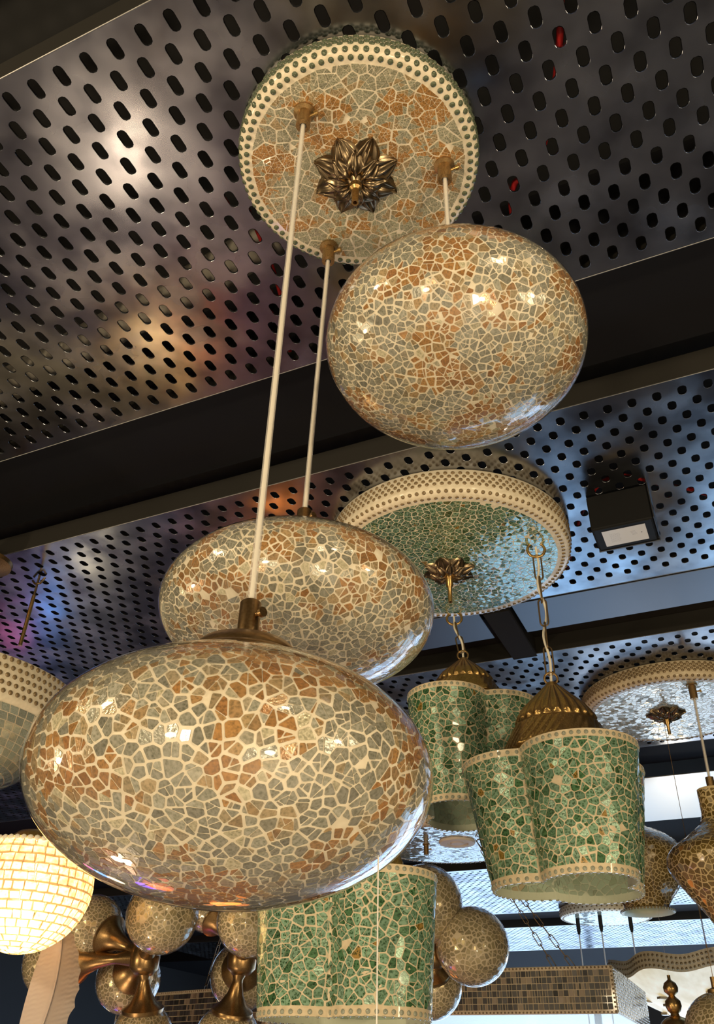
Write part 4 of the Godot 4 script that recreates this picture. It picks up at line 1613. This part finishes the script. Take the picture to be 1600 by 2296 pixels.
	for p in [Vector3(-0.18, 0, 0.05), Vector3(-0.02, 0, 0.12), Vector3(0.16, 0, 0.05)]:
		var wp := MB.new()
		tube(wp, [Vector3(p.x, -0.13, p.z), Vector3(p.x, -0.95, p.z)], 0.0045, 8)
		part("thin_cord", wp.mesh(), M.thread, c5)
		var wg := MB.new()
		lathe(wg, [Vector2(0, -0.16), Vector2(0.008, -0.155), Vector2(0.013, -0.13), Vector2(0.013, -0.06), Vector2(0, -0.06)], 14, p)
		part("cord_grip", wg.mesh(), M.flange_steel, c5)

	# ---- wavy lit dish, ball stem lamp and the gold dome in the bottom right corner
	var wv := thing("wavy_dish_lamp", "wide pale lit dish lamp with a wavy beaded rim and small brown tiles, bottom right", "ceiling lamp", V(-0.40, 0.650, -5.55))
	var wrows := []
	for i in 25:
		var u := i / 24.0
		var row := []
		for j in 145:
			var an := TAU * j / 144
			var rr := 0.53 * u * (1.0 + 0.03 * u * cos(9.0 * an))
			row.append(Vector3(rr * cos(an), -0.06 - 0.20 * (1.0 - u * u) + 0.012 * u * cos(9.0 * an), rr * sin(an)))
		wrows.append(row)
	var wm := MB.new()
	grid(wm, wrows, true)
	for i in wm.n.size():
		if wm.n[i].y > 0:
			wm.n[i] = -wm.n[i]
	var wm2 := MB.new()
	for i in range(0, wm.v.size(), 3):
		wm2.tri(wm.v[i], wm.v[i + 1], wm.v[i + 2], wm.n[i], wm.n[i + 1], wm.n[i + 2])
	var gl := glow("dish_glow", Color(0.95, 0.86, 0.62), 0.55)
	gl.albedo_texture = noise_tex(0.02, 51, [[0.0, Color(0.6, 0.6, 0.6)], [1.0, Color(1, 1, 1)]], 256)
	triplanar(gl, 2.0)
	part("glowing_dish", wm2.mesh(), gl, wv)
	var wr := MB.new()
	var wpl := []
	for e in 2:
		var rws := []
		for i in 3:
			var row := []
			for j in 145:
				var an := TAU * j / 144
				var rr := (0.532 if e == 0 else 0.522) * (1.0 + 0.03 * cos(9.0 * an))
				row.append(Vector3(rr * cos(an), -0.06 + 0.012 * cos(9.0 * an) + 0.04 * i, rr * sin(an)))
			rws.append(row)
		var gm := MB.new()
		grid(gm, rws, true)
		for i in range(0, gm.v.size(), 3):
			var cc := gm.v[i] + gm.v[i + 1]
			var ow := Vector3(cc.x, 0, cc.z).normalized() * (1.0 if e == 0 else -1.0)
			wr.tri(gm.v[i], gm.v[i + 1], gm.v[i + 2], ow, ow, ow)
	part("rim", wr.mesh(), M.grout_tan, wv)
	for k in 3:
		for j in 150:
			var an := TAU * j / 150
			wpl.append([Vector3(0.533 * (1.0 + 0.03 * cos(9.0 * an)) * cos(an), -0.046 + 0.012 * cos(9.0 * an) + 0.024 * k, 0.533 * (1.0 + 0.03 * cos(9.0 * an)) * sin(an)), Vector3(cos(an), 0, sin(an))])
	beads(wpl, wv, bead_mesh(0.007, 0.004), M.bead_brown, 0)
	var r3 := RandomNumberGenerator.new()
	r3.seed = 14
	for i in 26:
		var an := TAU * r3.randf()
		var u := r3.randf_range(0.35, 0.9)
		var tm := MB.new()
		box(tm, Vector3(-0.016, -0.006, -0.024), Vector3(0.016, 0.006, 0.024), 0.001)
		var t := part("brown_tile", tm.mesh(), M.bead_brown, wv)
		t.transform = Transform3D(Basis(Vector3.UP, an), Vector3(0.53 * u * cos(an), -0.069 - 0.20 * (1.0 - u * u), 0.53 * u * sin(an)))
	var ws := MB.new()
	tube(ws, [Vector3(0, -0.1, 0), Vector3(0, 0.447, 0)], 0.002, 8)
	part("stem", ws.mesh(), M.bronze, wv)
	omni("dish_light", V(-0.40, 0.25, -5.55), Color(1, 0.88, 0.65), 0.12, 0.1)

	var fb := thing("ball_stem_lamp", "brass stem of two stacked balls above a lamp cap, bottom right", "pendant lamp", V(-0.352, 0.27, -3.12))
	var f1 := MB.new()
	lathe(f1, [Vector2(0, -0.065), Vector2(0.052, -0.06), Vector2(0.042, -0.045), Vector2(0.030, -0.036), Vector2(0.014, -0.030), Vector2(0.012, -0.024), Vector2(0.019, -0.018), Vector2(0.0245, -0.004), Vector2(0.0225, 0.010), Vector2(0.013, 0.019), Vector2(0.009, 0.023), Vector2(0.013, 0.027), Vector2(0.021, 0.034), Vector2(0.0225, 0.046), Vector2(0.018, 0.058), Vector2(0.007, 0.066), Vector2(0.005, 0.068), Vector2(0.005, 0.080), Vector2(0.0, 0.080)], 28)
	part("ball_stem", f1.mesh(), M.brass, fb)
	var f2 := MB.new()
	tube(f2, [Vector3(0, 0.079, 0), Vector3(0, 0.83, 0)], 0.0003, 6)
	part("wire", f2.mesh(), M.thread, fb)
	var f3 := MB.new()
	lathe(f3, [Vector2(0.085, -0.12), Vector2(0.082, -0.07), Vector2(0.05, -0.062), Vector2(0, -0.062)], 32)
	part("lamp_cap", f3.mesh(), M.grout, fb)
	var gd := thing("gold_globe_pendant", "gold crackle globe cut by the bottom right corner of the picture", "pendant lamp", V(-0.195, 0.17, -2.735))
	var gs := MB.new()
	var gp := []
	for i in 33:
		var an := -PI / 2 + PI * i / 32.0
		gp.append(Vector2(maxf(0.094 * cos(an), 0.0), 0.094 * sin(an)))
	lathe(gs, gp, 48)
	var gg := part("globe", gs.mesh(), M.grout_tan, gd)
	var gc := part("crackle", crackle_ball, M.glass_unit, gg)
	gc.set_meta("kind", "stuff")
	gc.scale = Vector3.ONE * 0.0945
	var gw := MB.new()
	lathe(gw, [Vector2(0.02, 0.09), Vector2(0.02, 0.1), Vector2(0.008, 0.105), Vector2(0.008, 0.13), Vector2(0.0008, 0.131), Vector2(0.0008, 0.93), Vector2(0, 0.93)], 16)
	part("cord", gw.mesh(), M.brass_worn, gd)

	# ---- small things: threaded rod, feather, thread, cables and duct above the trays
	var ro := thing("threaded_rod", "short brass threaded rod hanging bare from the second tray at the left", "rod", V(-1.56, 0.905, -1.373))
	var rm := MB.new()
	var rp := []
	for i in 60:
		rp.append(Vector2(0.0052 if i % 2 == 0 else 0.0043, i * 0.0024))
	rp.push_front(Vector2(0, 0))
	rp.append(Vector2(0, 59 * 0.0024))
	lathe(rm, rp, 12)
	part("rod_body", rm.mesh(), M.brass, ro)
	var rk := MB.new()
	tube(rk, [Vector3(0, 0.135, 0), Vector3(0.0, 0.195, 0)], 0.003, 8)
	tube(rk, [Vector3(-0.02, 0.19, 0), Vector3(-0.008, 0.178, 0), Vector3(0.01, 0.176, 0.0), Vector3(0.022, 0.19, 0)], 0.003, 8)
	part("hook", rk.mesh(), M.chain_metal, ro)

	var fe := thing("feather_ornament", "large pinkish feather ornament with a ragged edge in the bottom left corner", "ornament", V(-1.475, 0.03, -1.60))
	var fm := MB.new()
	for side in [1.0, -1.0]:
		var rows := []
		for i in 61:
			var u := i / 60.0
			var w := 0.052 * pow(sin(PI * clampf(0.04 + 0.93 * u, 0.0, 1.0)), 0.6)
			var row := []
			for j in 13:
				var v := j / 6.0 - 1.0
				var rag := 1.0 - 0.10 * absf(v) * absf(sin(u * 26.0 + 1.3 * v)) if v > 0 else 1.0
				var z := 0.012 * (1.0 - absf(v)) + 0.0016 * sin(u * 190.0 + absf(v) * 9.0) * absf(v) + 0.03 * sin(2.2 * u)
				row.append(Vector3(v * w * rag + 0.03 * sin(2.6 * u), u * 0.28, z - (0.0 if side > 0 else 0.0025)))
			rows.append(row)
		grid(fm, rows, false, Color.WHITE, side > 0)
	part("vane", fm.mesh(), M.feather, fe)
	var qm := MB.new()
	var qp := []
	for i in 31:
		var u := i / 30.0
		qp.append(Vector3(0.03 * sin(2.6 * u), u * 0.29, 0.0135 + 0.03 * sin(2.2 * u)))
	tube(qm, qp, 0.0022, 8)
	part("quill", qm.mesh(), M.feather, fe)
	var qc := MB.new()
	tube(qc, [qp[0], Vector3(0, -1.6, 0)], 0.004, 8)
	lathe(qc, [Vector2(0, -1.629), Vector2(0.12, -1.629), Vector2(0.12, -1.615), Vector2(0.02, -1.60), Vector2(0, -1.60)], 28)
	part("stick", qc.mesh(), M.flange_steel, fe)
	fe.rotation.y = 0.72

	var tm := MB.new()
	tube(tm, [V(-0.2306, 0.205, -0.5330), V(-0.2296, 0.2169, -0.5337) + Vector3(0.0002, -0.02, 0.0008), V(-0.2290, -0.15, -0.532)], 0.0005, 6)
	var to := part("hanging_thread", tm.mesh(), M.thread, self)
	to.set_meta("label", "thin pale thread hanging straight down in front of the lowest globe")
	to.set_meta("category", "thread")
	cable("red cable crossing above the slots of the nearest tray, left of the mosaic disc", [V(-0.50, 1.125, -0.60), V(-0.53, 1.12, -0.78), V(-0.585, 1.12, -0.93)], 0.004, M.red_wire)
	cable("red cable above the nearest tray, right of the mosaic disc", [V(-0.14, 1.12, -0.92), V(-0.127, 1.12, -0.775), V(-0.07, 1.12, -0.728), V(0.0, 1.12, -0.55), V(0.02, 1.12, -0.36)], 0.005, M.red_wire)
	cable("red cable above the slots of the second tray, over the black box", [V(-0.3, 1.13, -1.9), V(-0.15, 1.12, -1.55), V(0.0, 1.12, -1.62), V(0.15, 1.13, -1.75), V(0.4, 1.16, -1.8)], 0.005, M.red_wire)
	cable("pale foil duct lying on the nearest tray behind its slots", [V(-1.3, 1.19, -0.86), V(-0.9, 1.185, -0.80), V(-0.62, 1.185, -0.76), V(-0.45, 1.19, -0.72)], 0.035, M.duct_foil)
